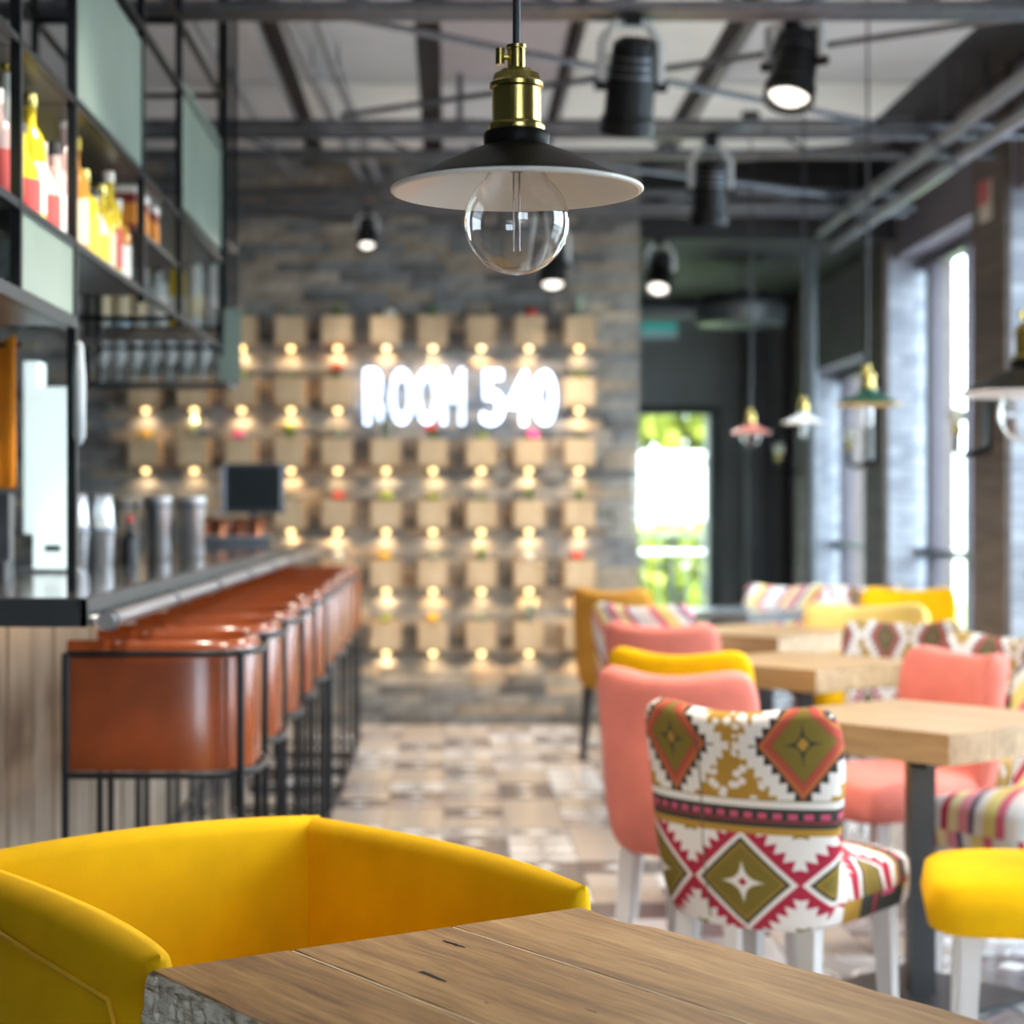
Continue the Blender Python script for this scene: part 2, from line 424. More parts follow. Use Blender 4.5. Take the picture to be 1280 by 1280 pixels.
# vertical pipe and duct in the far corridor
tag(MB().tube([(2.32, 12.3, 0.0), (2.32, 12.3, 2.97)], .03, 10).obj('downpipe', pm('pipe_slate', (.12, .14, .15), .4, .4)), 'grey vertical pipe standing at the corridor before the far windows', 'pipe')
du = thing('air_duct', 'dark grey air duct crossing under the black corridor ceiling', 'duct', (0, 13.2, 2.66))
MB().tube([(1.12, 0, 0), (1.75, 0, 0)], .06, 14).obj('duct_run', pm('duct_grey', (.10, .11, .115), .4, .6), du, 40)
MB().lathe([(.05, -.12), (.30, -.10), (.32, .02), (.26, .10), (.05, .12)], 24, (2.0, 0, 0)).obj('duct_box', MATS['duct_grey'], du, 40)
for x in (1.3, 2.0): MB().tube([(x, 0, .05), (x, 0, .32)], .008, 6).obj('hanger', DSTEEL, du)
ex = thing('exit_sign', 'green and white exit sign hanging in the dark corridor', 'sign', (1.53, 14.0, 2.60))
MB().box(-.13, .13, 0, .02, -.06, .05).obj('panel', pm('sign_white_green', (.35, .55, .52), .5), ex); MB().box(-.13, .13, -.004, 0, 0, .05).obj('green_band', emat('exit_green', (.02, .30, .25), .4), ex)
for x in (-.1, .1): MB().tube([(x, .01, .05), (x, .01, .42)], .004, 6).obj('rod', DSTEEL, ex)

# ------------------------------------------------------------------ stage spotlights on the trusses
def spot(loc, tilt, rz, lab, power, size=1.0, hang=.12, aim=None):
    t = thing('spotlight', lab, 'spotlight', loc, rz, 'black spotlights under the ceiling')
    s = size
    MB().box(-.03*s, .03*s, -.035*s, .035*s, -.05*s, .03*s).obj('clamp', BLACK, t)
    zc = -hang - .14 * s
    MB().tube([(-.105*s, 0, zc), (-.105*s, 0, -hang*.9), (-.06*s, 0, -.04*s), (.06*s, 0, -.04*s), (.105*s, 0, -hang*.9), (.105*s, 0, zc)], .018*s, 8).obj('yoke', pm('pale_yoke_steel', (.62, .63, .62), .45, .3), t)
    hb = link('housing', MB().lathe([(.045*s, .17*s), (.075*s, .15*s), (.085*s, .02*s), (.088*s, -.10*s), (.098*s, -.11*s), (.098*s, -.17*s), (.085*s, -.17*s), (.08*s, -.13*s)], 20).mesh('housing', BLACK, 35), t, (0, 0, zc), (tilt, 0, 0))
    MB().lathe([(.078*s, -.135*s), (.06*s, -.155*s), (.02*s, -.163*s)], 18).obj('lens', emat('spot_lens', (1, .93, .82), 1.6), hb, 40)
    for k in range(3): MB().lathe([(.079*s, .10*s - k*.03*s), (.092*s, .10*s - k*.03*s), (.092*s, .092*s - k*.03*s), (.079*s, .092*s - k*.03*s)], 18).obj('cooling_ring', DSTEEL, hb)
    for q in (-1, 1): MB().tube([(q*.088*s, 0, zc), (q*.13*s, 0, zc)], .02*s, 10).obj('knob', BLACK, t)
    l = bpy.data.lights.new('spot_beam', 'SPOT'); l.energy = power; l.spot_size = R(125); l.spot_blend = 1; l.shadow_soft_size = .08; l.color = (1, .90, .78)
    link('spot_beam', l, hb, (0, 0, -.20 * s))
    return t
spot((.64, 6.78, 3.05), R(18), R(10), 'twin-barred black stage spotlight hanging right of the pendant cord', SPOT_W, 1.0)
spot((1.24, 6.9, 3.07), R(-25), R(-30), 'black round stage spotlight with a bright lens at the upper right', SPOT_W, .95, .04)
spot((1.23, 9.05, 3.04), R(15), R(8), 'black spotlight on the middle truss, right of the lamp shade', SPOT_W, .9)
spot((.60, 11.2, 3.04), R(-20), R(0), 'black spotlight before the brick wall, just behind the glass bulb', SPOT_W, .85, .2)
spot((1.32, 12.05, 2.98), R(-35), R(-15), 'black spotlight under the dark corridor ceiling with pale lens', 40, .8, .10)
spot((-.48, 11.2, 3.03), R(-25), R(0), 'small spotlight at the end of the grey pipes before the brick wall', SPOT_W * .5, .55, .05)
for x, y, lab in ((-.3, 4.3, 'added unseen spotlight above the first bar stools, above the picture edge'), (.9, 4.3, 'added unseen spotlight above the patterned chair, above the picture edge')):
    spot((x, y, 3.38), R(4), 0, lab, SPOT_W * 1.5)  # unseen fixtures added to brighten the near part of the room

# ------------------------------------------------------------------ outside, seen through the far door and the windows
og = struct(MB().box(-30, 40, 16.4, 60, -.25, -.05).obj('ground_outside', pm('lawn', (.30, .42, .10), .9, 0, .3, 3)))
MB().box(3.4, 40, -30, 16.4, -.25, -.05).obj('ground_street', pm('pale_paving', (.42, .42, .42), .9, 0, .1, 2))
struct(bpy.data.objects['ground_street'])
struct(MB().box(-30, 40, -40, -4.6, -.25, -.05).obj('ground_front', MATS['pale_paving']))
LEAF = pm('sunlit_leaves', (.26, .38, .03), .7, 0, .4, 6, alt=(.52, .52, .08))
def bush(name, lab, loc, size, n, cat, ls=1.0):
    t = thing(name, lab, cat, loc)
    rnd = random.Random(hash(lab) % 1000 if False else len(lab)); mb = MB()
    for k in range(n):
        a, b, c = rnd.uniform(-1, 1), rnd.uniform(-1, 1), rnd.uniform(0, 1)
        p = Vector((a * size[0], b * size[1], .3 * size[2] * (c < 0) + c * size[2])); d = Vector((rnd.gauss(0, 1), rnd.gauss(0, 1), rnd.gauss(0, 1))).normalized(); e = d.cross(Vector((0, 0, 1))).normalized() * .05 * ls; d *= .09 * ls
        i = len(mb.v); mb.v += [tuple(p - d), tuple(p + e), tuple(p + d), tuple(p - e)]; mb.f.append((i, i + 1, i + 2, i + 3))
    f = mb.obj('foliage', LEAF, t); f['kind'] = 'stuff'
    for q in (-.5, .5): MB().tube([(q * size[0], 0, -.02), (q * size[0], 0, size[2] * .6)], .03, 6).obj('stem', PIER, t)
bush('hedge', 'yellow-green hedge outside behind the glazed door', (2.45, 21, -.05), (1.2, .4, 1.15), 2600, 'hedge', 1.5)
bush('tree_crown', 'pale green leafy bush high behind the white wall outside', (3.6, 30, -.05), (2.4, 1.2, 4.2), 4200, 'tree', 2.6)
tag(MB().box(.5, 7.5, 27, 27.3, -.05, 2.1).obj('garden_wall', pm('white_render', (.8, .8, .8), .8)), 'bright white wall outside behind the hedge', 'wall')
ot = thing('outdoor_table', 'white bistro table on a thin post outside the glazed door', 'table', (2.02, 17.6, -.05))
MB().lathe([(.02, .93), (.33, .93), (.34, .945), (.33, .96), (.02, .96)], 28).obj('table_top', WHITE, ot); MB().tube([(0, 0, .02), (0, 0, .93)], .02).obj('post', BLACK, ot); MB().lathe([(.2, 0), (.2, .02), (.02, .04)], 20).obj('base', BLACK, ot)
rl = thing('railing', 'thin grey railing outside beyond the bistro table', 'railing', (0, 19.2, -.05))
MB().tube([(1.2, 0, 1.08), (3.4, 0, 1.08)], .02).obj('top_rail', DSTEEL, rl)
for k in range(16): MB().tube([(1.25 + k * .14, 0, 0), (1.25 + k * .14, 0, 1.07)], .008, 6).obj('baluster', DSTEEL, rl)

# ------------------------------------------------------------------ wall planters
PW = woodmat('planter_wood', (.52, .36, .20), (.64, .46, .27), (.74, .56, .35), 2, 1, .6, 8)
SOIL = pm('soil', (.04, .03, .02), .95); GREEN = pm('leaf_green', (.10, .22, .03), .6, 0, .3, 20); GREY_G = pm('grey_green_leaf', (.30, .36, .26), .6, 0, .3, 20)
FL = {'red': pm('red_bloom', (.65, .04, .03), .6), 'pink': pm('pink_bloom', (.75, .06, .25), .6), 'yellow': pm('yellow_bloom', (.80, .45, .01), .6), 'white': pm('white_bloom', (.75, .72, .62), .6), 'lime': pm('lime_leaf', (.35, .45, .04), .6)}
box_me = MB(); bw, bh, bd = .0925, .082, .16
box_me.box(-bw, bw, -bd, -bd + .012, -bh, bh); box_me.box(-bw, bw, -.012, 0, -bh, bh); box_me.box(-bw, -bw + .012, -bd, 0, -bh, bh); box_me.box(bw - .012, bw, -bd, 0, -bh, bh); box_me.box(-bw, bw, -bd, 0, -bh, -bh + .012)
box_me = box_me.mesh('box', PW)
soil_me = MB().box(-bw + .012, bw - .012, -bd + .012, -.012, bh - .03, bh - .015).mesh('soil', SOIL)
cap_me = MB().lathe([(.028, 0), (.030, -.006), (.022, -.012)], 14).mesh('lamp_cap', STEEL)
bulb_me = MB().lathe([(.014, -.010), (.021, -.016), (.021, -.024), (.014, -.034), (.003, -.038)], 14).mesh('lamp_bulb', emat('warm_downlight', (1, .68, .28), 3.5), 60)
def leaves(n, h, spread, w, seed):
    rnd = random.Random(seed); mb = MB()
    for k in range(n):
        a = rnd.uniform(0, 6.28); l = h * rnd.uniform(.7, 1.1); s = spread * rnd.uniform(.3, 1)
        d = Vector((math.cos(a), math.sin(a), 0)); e = Vector((-d.y, d.x, 0)) * w
        p0 = d * .008; p1 = d * s * .5 + Vector((0, 0, l * .65)); p2 = d * s + Vector((0, 0, l)); i = len(mb.v)
        mb.v += [tuple(p0 - e * .5), tuple(p0 + e * .5), tuple(p1 + e), tuple(p1 - e), tuple(p2)]; mb.f += [(i, i + 1, i + 2, i + 3), (i + 3, i + 2, i + 4)]
    return mb
leaf_me = [leaves(16, .09, .05, .010, 1).mesh('foliage', GREEN), leaves(14, .07, .06, .012, 2).mesh('foliage', GREY_G), leaves(22, .06, .07, .010, 3).mesh('foliage', FL['lime']), leaves(10, .16, .07, .022, 4).mesh('foliage', GREY_G), leaves(12, .05, .05, .010, 5).mesh('foliage', GREEN)]
def bloom(c, r):
    mb = MB()
    for k in range(7):
        a = k * 6.283 / 6; q = (0, 0, .0) if k == 6 else (r * .55 * math.cos(a), r * .55 * math.sin(a), -.1 * r)
        mb.ball(q, r * .6, 8, 6)
    return mb.mesh('flower', FL[c], 60)
bloom_me = {c: bloom(c, .035) for c in FL}
DOWNL = bpy.data.lights.new('downlight', 'SPOT'); DOWNL.energy = 1.5; DOWNL.spot_size = R(160); DOWNL.spot_blend = .6; DOWNL.shadow_soft_size = .012; DOWNL.color = (1, .66, .34)
COLS = [179, 240, 300, 362, 421, 482, 541, 602, 662, 725]; ROWS = [412, 490, 566, 643, 718, 796]
PLAN = {  # (row, col): (foliage kind, bloom)
 (0, 3): (1, None), (0, 4): (0, None), (0, 5): (1, 'white'), (0, 6): (0, None), (0, 7): (4, None), (0, 8): (4, 'red'), (0, 9): (3, None), (0, 2): (4, None),
 (1, 0): (4, None), (1, 1): (1, None), (1, 2): (2, None), (1, 3): (4, None), (1, 4): (0, 'red'), (1, 9): (2, None),
 (2, 0): (2, 'yellow'), (2, 1): (3, None), (2, 2): (4, 'pink'), (2, 3): (0, 'lime'), (2, 4): (1, None), (2, 5): (3, None), (2, 6): (0, 'red'), (2, 7): (2, None), (2, 8): (4, 'pink'), (2, 9): (4, None),
 (3, 3): (1, None), (3, 4): (4, 'red'), (3, 5): (2, 'lime'), (3, 6): (2, None), (3, 7): (4, None), (3, 8): (0, None), (3, 9): (0, None),
 (4, 4): (4, 'white'), (4, 5): (4, 'yellow'), (4, 6): (1, None), (4, 7): (0, None), (4, 8): (4, 'white'), (4, 9): (4, 'red'),
 (5, 5): (2, None), (5, 6): (4, 'yellow'), (5, 7): (1, None), (5, 8): (3, None), (5, 9): (4, None)}
FN = ['upright green leaves', 'grey-green leaves', 'lime leaves', 'tall pale leaves', 'low green leaves']
ROWN = ['top', 'second', 'third', 'fourth', 'fifth', 'bottom']
for (r, c), (fk, bl) in PLAN.items():
    s = FPX / (YB - .19)
    x = (COLS[c] - VPX) / s; z = EYE + (VPY - ROWS[r]) / s
    desc = ('a %s flower' % bl if bl and bl != 'lime' else 'a lime tuft' if bl else FN[fk])
    seq = sorted(cc for (rr, cc) in PLAN if rr == r)
    side = ORD[seq.index(c)] + ' from the left'
    t = thing('wall_planter', 'wooden box planter with %s, %s in the %s row' % (desc, side, ROWN[r]), 'planter', (x, YB - .033, z), 0, 'lit wooden planters on the brick wall')
    link('box', box_me, t); link('soil', soil_me, t); link('foliage', leaf_me[fk], t, (0, -.08, bh - .015), (0, 0, random.uniform(0, 6)))
    if bl:
        link('flower', bloom_me[bl], t, (random.uniform(-.02, .02), -.09, bh + (.075 if fk == 0 else .03)), (R(20), 0, 0), (1, 1, 1))
        if fk == 0: MB().tube([(0, -.085, bh - .015), (0, -.09, bh + .07)], .005, 6).obj('stem', GREEN, t)
    cp = link('lamp_cap', cap_me, t, (0, -.062, -bh)); link('lamp_bulb', bulb_me, cp); link('downlight', DOWNL, cp, (0, .015, -.046))

# neon sign
NEON = emat('neon_white_blue', (.60, .74, 1.0), 5.0)
ns = thing('neon_sign', 'glowing white neon sign with large letters and digits on the brick wall', 'neon sign', (0, YB - .075, 0))
s = FPX / (YB - .075)
def glyph(ch, u0, u1, v0, v1):
    cu = bpy.data.curves.new('letter', 'FONT'); cu.body = ch; cu.fill_mode = 'NONE'; cu.bevel_depth = .013; cu.bevel_resolution = 2; cu.resolution_u = 4; cu.size = 1
    o = bpy.data.objects.new('letter_source', cu); COL.objects.link(o)
    dg = bpy.context.evaluated_depsgraph_get(); me = bpy.data.meshes.new_from_object(o.evaluated_get(dg)); bpy.data.objects.remove(o)
    xs = [v.co.x for v in me.vertices]; ys = [v.co.y for v in me.vertices]
    W_, H_ = (u1 - u0) / s, (v1 - v0) / s; kx, ky = W_ / (max(xs) - min(xs)), H_ / (max(ys) - min(ys))
    for v in me.vertices:
        x, y, zz = v.co; v.co = ((x - min(xs)) * kx, zz * .5, (y - min(ys)) * ky)
    me.materials.clear(); me.materials.append(NEON)
    lo = link('letter', me, ns, ((u0 - VPX) / s, 0, EYE + (VPY - v1) / s))
    for q in (.25, .75): MB().tube([(W_ * q, .0, H_ * .5), (W_ * q, .045, H_ * .5)], .004, 6).obj('standoff', STEEL, lo)
for k, ch in enumerate('ROOM'): glyph(ch, 456 + k * 32, 484 + k * 32, 461, 530)
for k, ch in enumerate('540'): glyph(ch, 602 + k * 32.5, 630 + k * 32.5, 463, 531)

# ------------------------------------------------------------------ bar
BX, BY0, BY1 = -.82, 4.28, 11.48
bar = thing('bar_counter', 'long bar counter with dark polished top, steel rail and plank front', 'bar counter', (0, 0, 0))
TOPM = pm('polished_dark_stone', (.10, .095, .09), .12, 0, .3, 8, coat=.4)
MB().box(-1.46, BX, BY0, BY1, 1.06, 1.10).obj('counter_top', TOPM, bar)
MB().box(-1.46, BX + .012, BY0 - .012, BY0, 1.035, 1.098).obj('end_edging', BLACKP, bar); MB().box(BX, BX + .012, BY0 - .012, BY1, 1.035, 1.098).obj('front_edging', BLACKP, bar)
MB().box(-1.42, -1.11, BY0 + .16, BY1, 0, 1.06).obj('body', BLACKP, bar)
BW = woodmat('bar_plank_wood', (.16, .12, .09), (.27, .21, .155), (.38, .31, .24), 2, 1, .6)
plank_me = [MB().box(-.015, .015 - random.uniform(0, .008), -.066, .066, .10, 1.05).mesh('plank', BW) for _ in range(4)]
y = BY0 + .22; k = 0
while y < BY1: link('plank', plank_me[k % 4], bar, (-1.095, y, 0)); y += .137; k += 1
plank_ye = MB().box(-.066, .066, -.015, .013, .10, 1.05).mesh('plank', BW)
for k in range(3): link('plank', plank_ye, bar, (-1.16 - k * .137 + .01, BY0 + .145, 0))
MB().box(-1.42, -1.07, BY0 + .13, BY1, 0, .10).obj('kick_plate', DSTEEL, bar)
MB().box(-1.02, -.985, BY0 + .06, BY1, 1.045, 1.06).obj('led_strip', emat('warm_led', (1, .78, .5), 5.0), bar)
rail = MB().tube([(BX + .045, BY0 + .05, 1.045), (BX + .045, BY1 - .05, 1.045)], .02, 12).obj('hand_rail', pm('satin_rail', (.30, .29, .29), .45, 1, .1, 20), bar, 40)
for k in range(8):
    y = BY0 + .1 + k * .98; MB().tube([(BX + .012, y, 1.045), (BX + .045, y, 1.045)], .012, 8).obj('rail_bracket', STEEL, rail)
    MB().tube([(BX + .045, y - .02, 1.045), (BX + .045, y + .02, 1.045)], .025, 12).obj('rail_collar', DSTEEL, rail)

# bar stools
def superD(x0, xb, hy, n=3.0, m=20):
    pts = [(x0, -hy)]
    for k in range(m + 1):
        a = -math.pi / 2 + math.pi * k / m
        pts.append((.03 + (xb - .03) * abs(math.cos(a)) ** (2 / n), math.copysign(hy * abs(math.sin(a)) ** (2 / n), math.sin(a))))
    return pts + [(x0, hy)]
def make_stool(lab):
    t = thing('bar_stool', lab, 'bar stool', (0, 0, 0), 0, 'leather bar stools along the bar')
    outer = superD(-.215, .225, .215); mb = MB(); N = len(outer)
    inner = superD(-.215, .190, .180)
    prof = [(0, .672), (0, .955), (.18, .975), (.5, .983), (.82, .975), (1, .955), (1, .70), (.5, .668)]
    for j, (f, z) in enumerate(prof):
        for o, i in zip(outer, inner): mb.v.append((o[0] + (i[0] - o[0]) * f, o[1] + (i[1] - o[1]) * f, z))
    P = len(prof)
    for j in range(P):
        q = (j + 1) % P
        for k in range(N - 1): mb.f.append((j*N + k, j*N + k + 1, q*N + k + 1, q*N + k))
    mb.f.append(tuple(j*N for j in range(P))); mb.f.append(tuple(j*N + N - 1 for j in reversed(range(P))))
    mb.obj('shell', LEATHER, t, 50)
    seat = superD(-.235, .183, .174); sm = MB()
    for f, z in ((.94, .665), (1, .68), (1, .745), (.97, .765), (.85, .775)): sm.v += [((p[0] - 0) * f, p[1] * f, z) for p in seat]
    n = len(seat)
    for j in range(4):
        for k in range(n): sm.f.append((j*n + k, j*n + (k+1) % n, (j+1)*n + (k+1) % n, (j+1)*n + k))
    sm.f += [tuple(reversed(range(n))), tuple(4*n + k for k in range(n))]
    sm.obj('seat_cushion', LEATHER, t, 50)
    ring = superD(-.215, .236, .226)
    for z in (.952, .662): MB().tube([(p[0], p[1], z) for p in ring], .0085, 8).obj('frame_hoop', BLACK, t, 50)
    MB().tube([(-.215, -.226, .662), (-.215, .226, .662)], .0085, 8).obj('seat_rail', BLACK, t)
    for x, y in ((-.215, -.226), (-.215, .226), (.20, -.205), (.20, .205)): MB().tube([(x, y, .008), (x, y, .955)], .0095, 8).obj('leg', BLACK, t, 50)
    for y in (-.215, .215): MB().tube([(-.215, y*1.05, .01), (.20, y*.955, .01)], .009, 8).obj('base_bar', BLACK, t)
    MB().tube([(.20, -.205, .01), (.20, .205, .01)], .009, 8).obj('base_bar', BLACK, t)
    MB().tube([(-.215, -.226, .26), (-.215, .226, .26)], .009, 8).obj('foot_rest', BLACK, t)
    return t
st0 = None
for k in range(10):
    loc = (-.70, 4.80 + .615 * k, 0)
    lab = 'brown leather bar stool in a black frame, ' + ('nearest of the row along the bar' if k == 0 else 'farthest of the row along the bar' if k == 9 else ORD[k] + ' from the near end of the row')
    if st0 is None: st0 = make_stool(lab); st0.location = loc
    else: dup(st0, loc, R(random.uniform(-3, 3)), lab)

# things on the bar
def lathe_thing(name, lab, cat, loc, prof, mat, group=None, n=20):
    t = thing(name, lab, cat, loc, 0, group); MB().lathe(prof, n).obj('body', mat, t, 40); return t
tin = [(.034, .0), (.036, .004), (.046, .115), (.048, .12), (.048, .128), (.044, .135), (.036, .24), (.038, .245), (.034, .247)]
for k, (x, y) in enumerate(((-1.235, 6.35), (-1.165, 6.42))):
    t = lathe_thing('cocktail_shaker', 'tall silver cocktail shaker on the bar, %s one of two beside the white dispenser' % ('left', 'right')[k], 'shaker', (x, y, 1.10), tin, STEEL, 'silver shakers on the bar')
    MB().lathe([(.0485, .118), (.050, .122), (.050, .132), (.0485, .136)], 20).obj('seam_ring', DSTEEL, t)
can = [(.04, 0), (.046, .01), (.052, .22), (.055, .23), (.055, .24), (.048, .242), (.046, .03)]
for k, (x, y, mat, lab) in enumerate(((-1.245, 7.4, pm('beige_ceramic', (.55, .43, .32), .4), 'beige ceramic canister on the bar left of the silver ones'), (-1.115, 7.35, STEEL, 'silver canister on the bar, middle one of the group'), (-1.0, 7.45, STEEL, 'silver canister on the bar, right one of the group'))):
    t = lathe_thing('canister', lab, 'canister', (x, y, 1.10), can, mat, 'canisters on the bar'); MB().lathe([(.0525, .20), (.0555, .205), (.0555, .212), (.053, .216)], 20).obj('band', DSTEEL, t)
for k, (x, y, hh) in enumerate(((-1.28, 7.0, .2), (-1.15, 6.9, .15))):
    t = lathe_thing('dark_bottle', ('taller' if k == 0 else 'shorter') + ' black bottle on the bar between shakers and canisters', 'bottle', (x, y, 1.10), [(.03, 0), (.032, .01), (.032, hh*.6), (.012, hh*.75), (.012, hh)], BLACKP)
    MB().lathe([(.014, hh), (.014, hh + .02), (.004, hh + .022)], 14).obj('cap', FL['red'] if k else DSTEEL, t)
tr = thing('service_tray', 'low dark tray on the bar carrying copper mugs', 'tray', (-1.10, 9.9, 1.10))
MB().box(-.21, .19, -.16, .14, .0, .05).obj('base', DSTEEL, tr); MB().tube([(-.2, -.15, .055), (.18, -.15, .055), (.18, .13, .055), (-.2, .13, .055)], .006, 6, True).obj('rim', STEEL, tr)
COPPER = pm('copper', (.62, .25, .13), .25, 1, .1, 20)
for k, (x, y) in enumerate(((-1.26, 9.82), (-1.17, 9.78), (-1.08, 9.82), (-.99, 9.79), (-1.21, 9.95))):
    t = lathe_thing('copper_mug', 'shiny copper mug on the dark tray, ' + (ORD[k] + ' from the left in the front row' if k < 4 else 'standing behind the others'), 'mug', (x, y, 1.15), [(.032, 0), (.036, .004), (.038, .09), (.040, .093), (.034, .093), (.032, .012)], COPPER, 'copper mugs on the bar')
    MB().tube([(.037, 0, .075), (.06, 0, .07), (.062, 0, .035), (.037, 0, .02)], .004, 6).obj('handle', COPPER, t)
mo = thing('monitor', 'black flat monitor on a stand at the far end of the bar', 'monitor', (-1.06, 10.35, 1.10), R(8))
MB().box(-.17, .17, -.02, .02, .17, .44).obj('case', BLACKP, mo); MB().box(-.145, .145, -.024, -.02, .19, .42).obj('screen', pm('dark_screen', (.008, .012, .014), .55, spec=.2), mo)
MB().box(.15, .165, -.025, -.02, .18, .43).obj('bezel', DSTEEL, mo); MB().box(-.165, -.15, -.025, -.02, .18, .43).obj('bezel', DSTEEL, mo)
MB().tube([(0, .02, .01), (0, .02, .2)], .02, 10).obj('stand', BLACKP, mo); MB().box(-.1, .1, -.07, .09, 0, .012).obj('foot', BLACKP, mo)
wd = thing('drink_dispenser', 'tall white box-shaped dispenser with added glow and dark slot on the bar', 'dispenser', (-1.235, 6.0, 1.10))
GLOW_WHITE = emat('added_glow_white', (.80, .93, .92), .45)  # emission added so the white cabinets look overexposed
MB().box(-.055, .05, -.05, .08, .012, .575).obj('cabinet', GLOW_WHITE, wd); MB().box(-.10, -.057, .02, .14, .12, .66).obj('side_cabinet', GLOW_WHITE, wd); MB().box(-.02, .03, -.052, -.05, .065, .085).obj('slot', BLACK, wd); MB().box(-.11, .055, -.06, .15, 0, .012).obj('base_plate', STEEL, wd)
gm = thing('coffee_grinder', 'dark grey coffee machine at the left end of the bar', 'coffee machine', (-1.31, 5.45, 1.10))
MB().box(-.09, .06, -.06, .06, 0, .05).obj('base', BLACKP, gm); MB().box(-.09, .06, -.0, .06, .05, .24).obj('body', DSTEEL, gm); MB().lathe([(.02, .24), (.05, .26), (.055, .34), (.05, .35)], 16, (-.02, .03, 0)).obj('hopper', FROST, gm)

# ------------------------------------------------------------------ bottle rack over the bar
RX0, RX1 = -1.38, -.90
RY = [3.35, 3.99, 4.58, 5.6, 6.39, 7.55]
rk = thing('bottle_rack', 'tall black metal bottle rack with green glass panels above the bar', 'rack', (0, 0, 0))
def bar_(name, a, b, w=.011): 
    d = [abs(a[i] - b[i]) for i in range(3)]; c = [(a[i] + b[i]) / 2 for i in range(3)]
    return MB().cbox(c, [max(q, 2 * w) for q in d]).obj(name, BLACK, rk)
for k, y in enumerate(RY):
    for x in (RX0, RX1):
        zb = 1.10 if (y == 4.58 and x == RX1) else 1.74 if y < 4.6 else 1.90
        bar_('post', (x, y, zb), (x, y, CEIL - .1))
    for z in (1.93, 2.27, 2.92): bar_('cross_bar', (RX0, y, z), (RX1, y, z), .009)
for x in (RX0, RX1):
    for z in (1.93, 2.27, 2.70, 2.92): bar_('long_bar', (x, RY[0], z), (x, RY[-1], z), .009)
    bar_('long_bar', (x, RY[0], 1.74), (x, 4.58, 1.74), .014)
SHELF = pm('grey_shelf_steel', (.07, .075, .08), .35, .5)
MB().box(RX0, RX1, RY[0], 4.58, 1.735, 1.747).obj('shelf', SHELF, rk)
MB().box(RX0, RX1, RY[0], 5.6, 1.922, 1.934).obj('shelf', SHELF, rk)
MB().box(RX0, RX1, RY[0], 5.6, 2.262, 2.274).obj('shelf', SHELF, rk)
MB().box(RX0, RX1, 5.6, 7.55, 2.262, 2.274).obj('shelf', SHELF, rk)
MB().box(RX0, RX1, 5.6, 6.39, 2.10, 2.112).obj('shelf', SHELF, rk)
for y0, y1, z0, z1 in ((4.59, 5.59, 2.29, 2.66), (6.40, 7.53, 2.31, 2.74), (4.0, 4.57, 1.76, 1.94)):
    MB().box(RX1 - .004, RX1 + .004, y0, y1, z0, z1).obj('glass_panel', FROST, rk)
MB().lathe([(.006, 0), (.016, .02), (.016, .16), (.010, .24), (.004, .245)], 14, (RX1 + .02, 4.56, 1.45)).obj('light_fitting', pm('pale_fitting', (.36, .40, .42), .3), rk, 40)
# cross rack facing the room at the far end
cr = thing('glass_rack', 'black metal rack with bottles above and hanging glasses below, facing the room', 'rack', (0, 7.62, 0))
CX0, CX1 = -1.44, -.885
for x in (CX0, CX1):
    for y in (0, .28): MB().cbox((x, y, 2.59), (.02, .02, 1.60)).obj('post', BLACK, cr)
for z in (1.80, 2.02, 2.36): MB().box(CX0 - .01, CX1 + .01, -.015, .295, z - .012, z).obj('shelf', SHELF, cr)
MB().box(CX1 - .03, CX1 + .06, -.022, -.016, 1.80, 2.09).obj('glass_panel', FROST, cr)

# orange cloth
oc = thing('orange_cloth', 'orange cloth hanging under the bottle rack at the left edge', 'cloth', (-1.212, 5.0, 0))
mbc = MB()
mbc.slab(lambda a, b: ((a * .085, .012 * math.sin(a * 5), 1.535 + b * .185 + .03 * max(0, a) * max(0, b)), (0, -1, 0)), .006, 12, 8); mbc.obj('drape', pm('orange_cotton', (.80, .26, .01), .8), oc, 60)
MB().tube([(-.11, 0, 1.72), (.10, 0, 1.725)], .006, 8).obj('hanging_rod', BLACK, oc); 
for q in (-.1, .09): MB().tube([(q, 0, 1.72), (q, 0, 1.925)], .003, 6).obj('hanging_wire', BLACK, oc)

# bottles
BT = {'wine': [(.034, 0), (.037, .006), (.037, .19), (.03, .215), (.014, .24), (.0135, .30)], 'gin': [(.040, 0), (.042, .006), (.042, .15), (.036, .175), (.016, .19), (.015, .24)],
      'tall': [(.030, 0), (.032, .006), (.034, .2), (.022, .25), (.013, .27), (.013, .33)], 'stout': [(.044, 0), (.047, .01), (.044, .12), (.02, .16), (.016, .21)]}
def gm_(name, c): return pm(name, c, .12, 0, .1, 8, coat=.5)
BC = [('clear', gm_('pale_bottle', (.62, .66, .62))), ('amber', gm_('amber_bottle', (.62, .26, .04))), ('green', gm_('green_bottle', (.22, .36, .06))), ('yellow', gm_('yellow_bottle', (.80, .58, .03))), ('pink', gm_('rose_bottle', (.62, .44, .40))), ('cream', gm_('cream_bottle', (.74, .68, .52))), ('dark', gm_('dark_bottle', (.05, .02, .02))), ('blue', gm_('ice_bottle', (.45, .60, .68)))]
LB = [pm('paper_white', (.78, .75, .68), .6), pm('paper_cream', (.72, .62, .40), .6), pm('paper_red', (.55, .06, .05), .6), pm('paper_black', (.04, .04, .04), .6), pm('paper_yellow', (.8, .6, .05), .6)]
bm_cache = {}
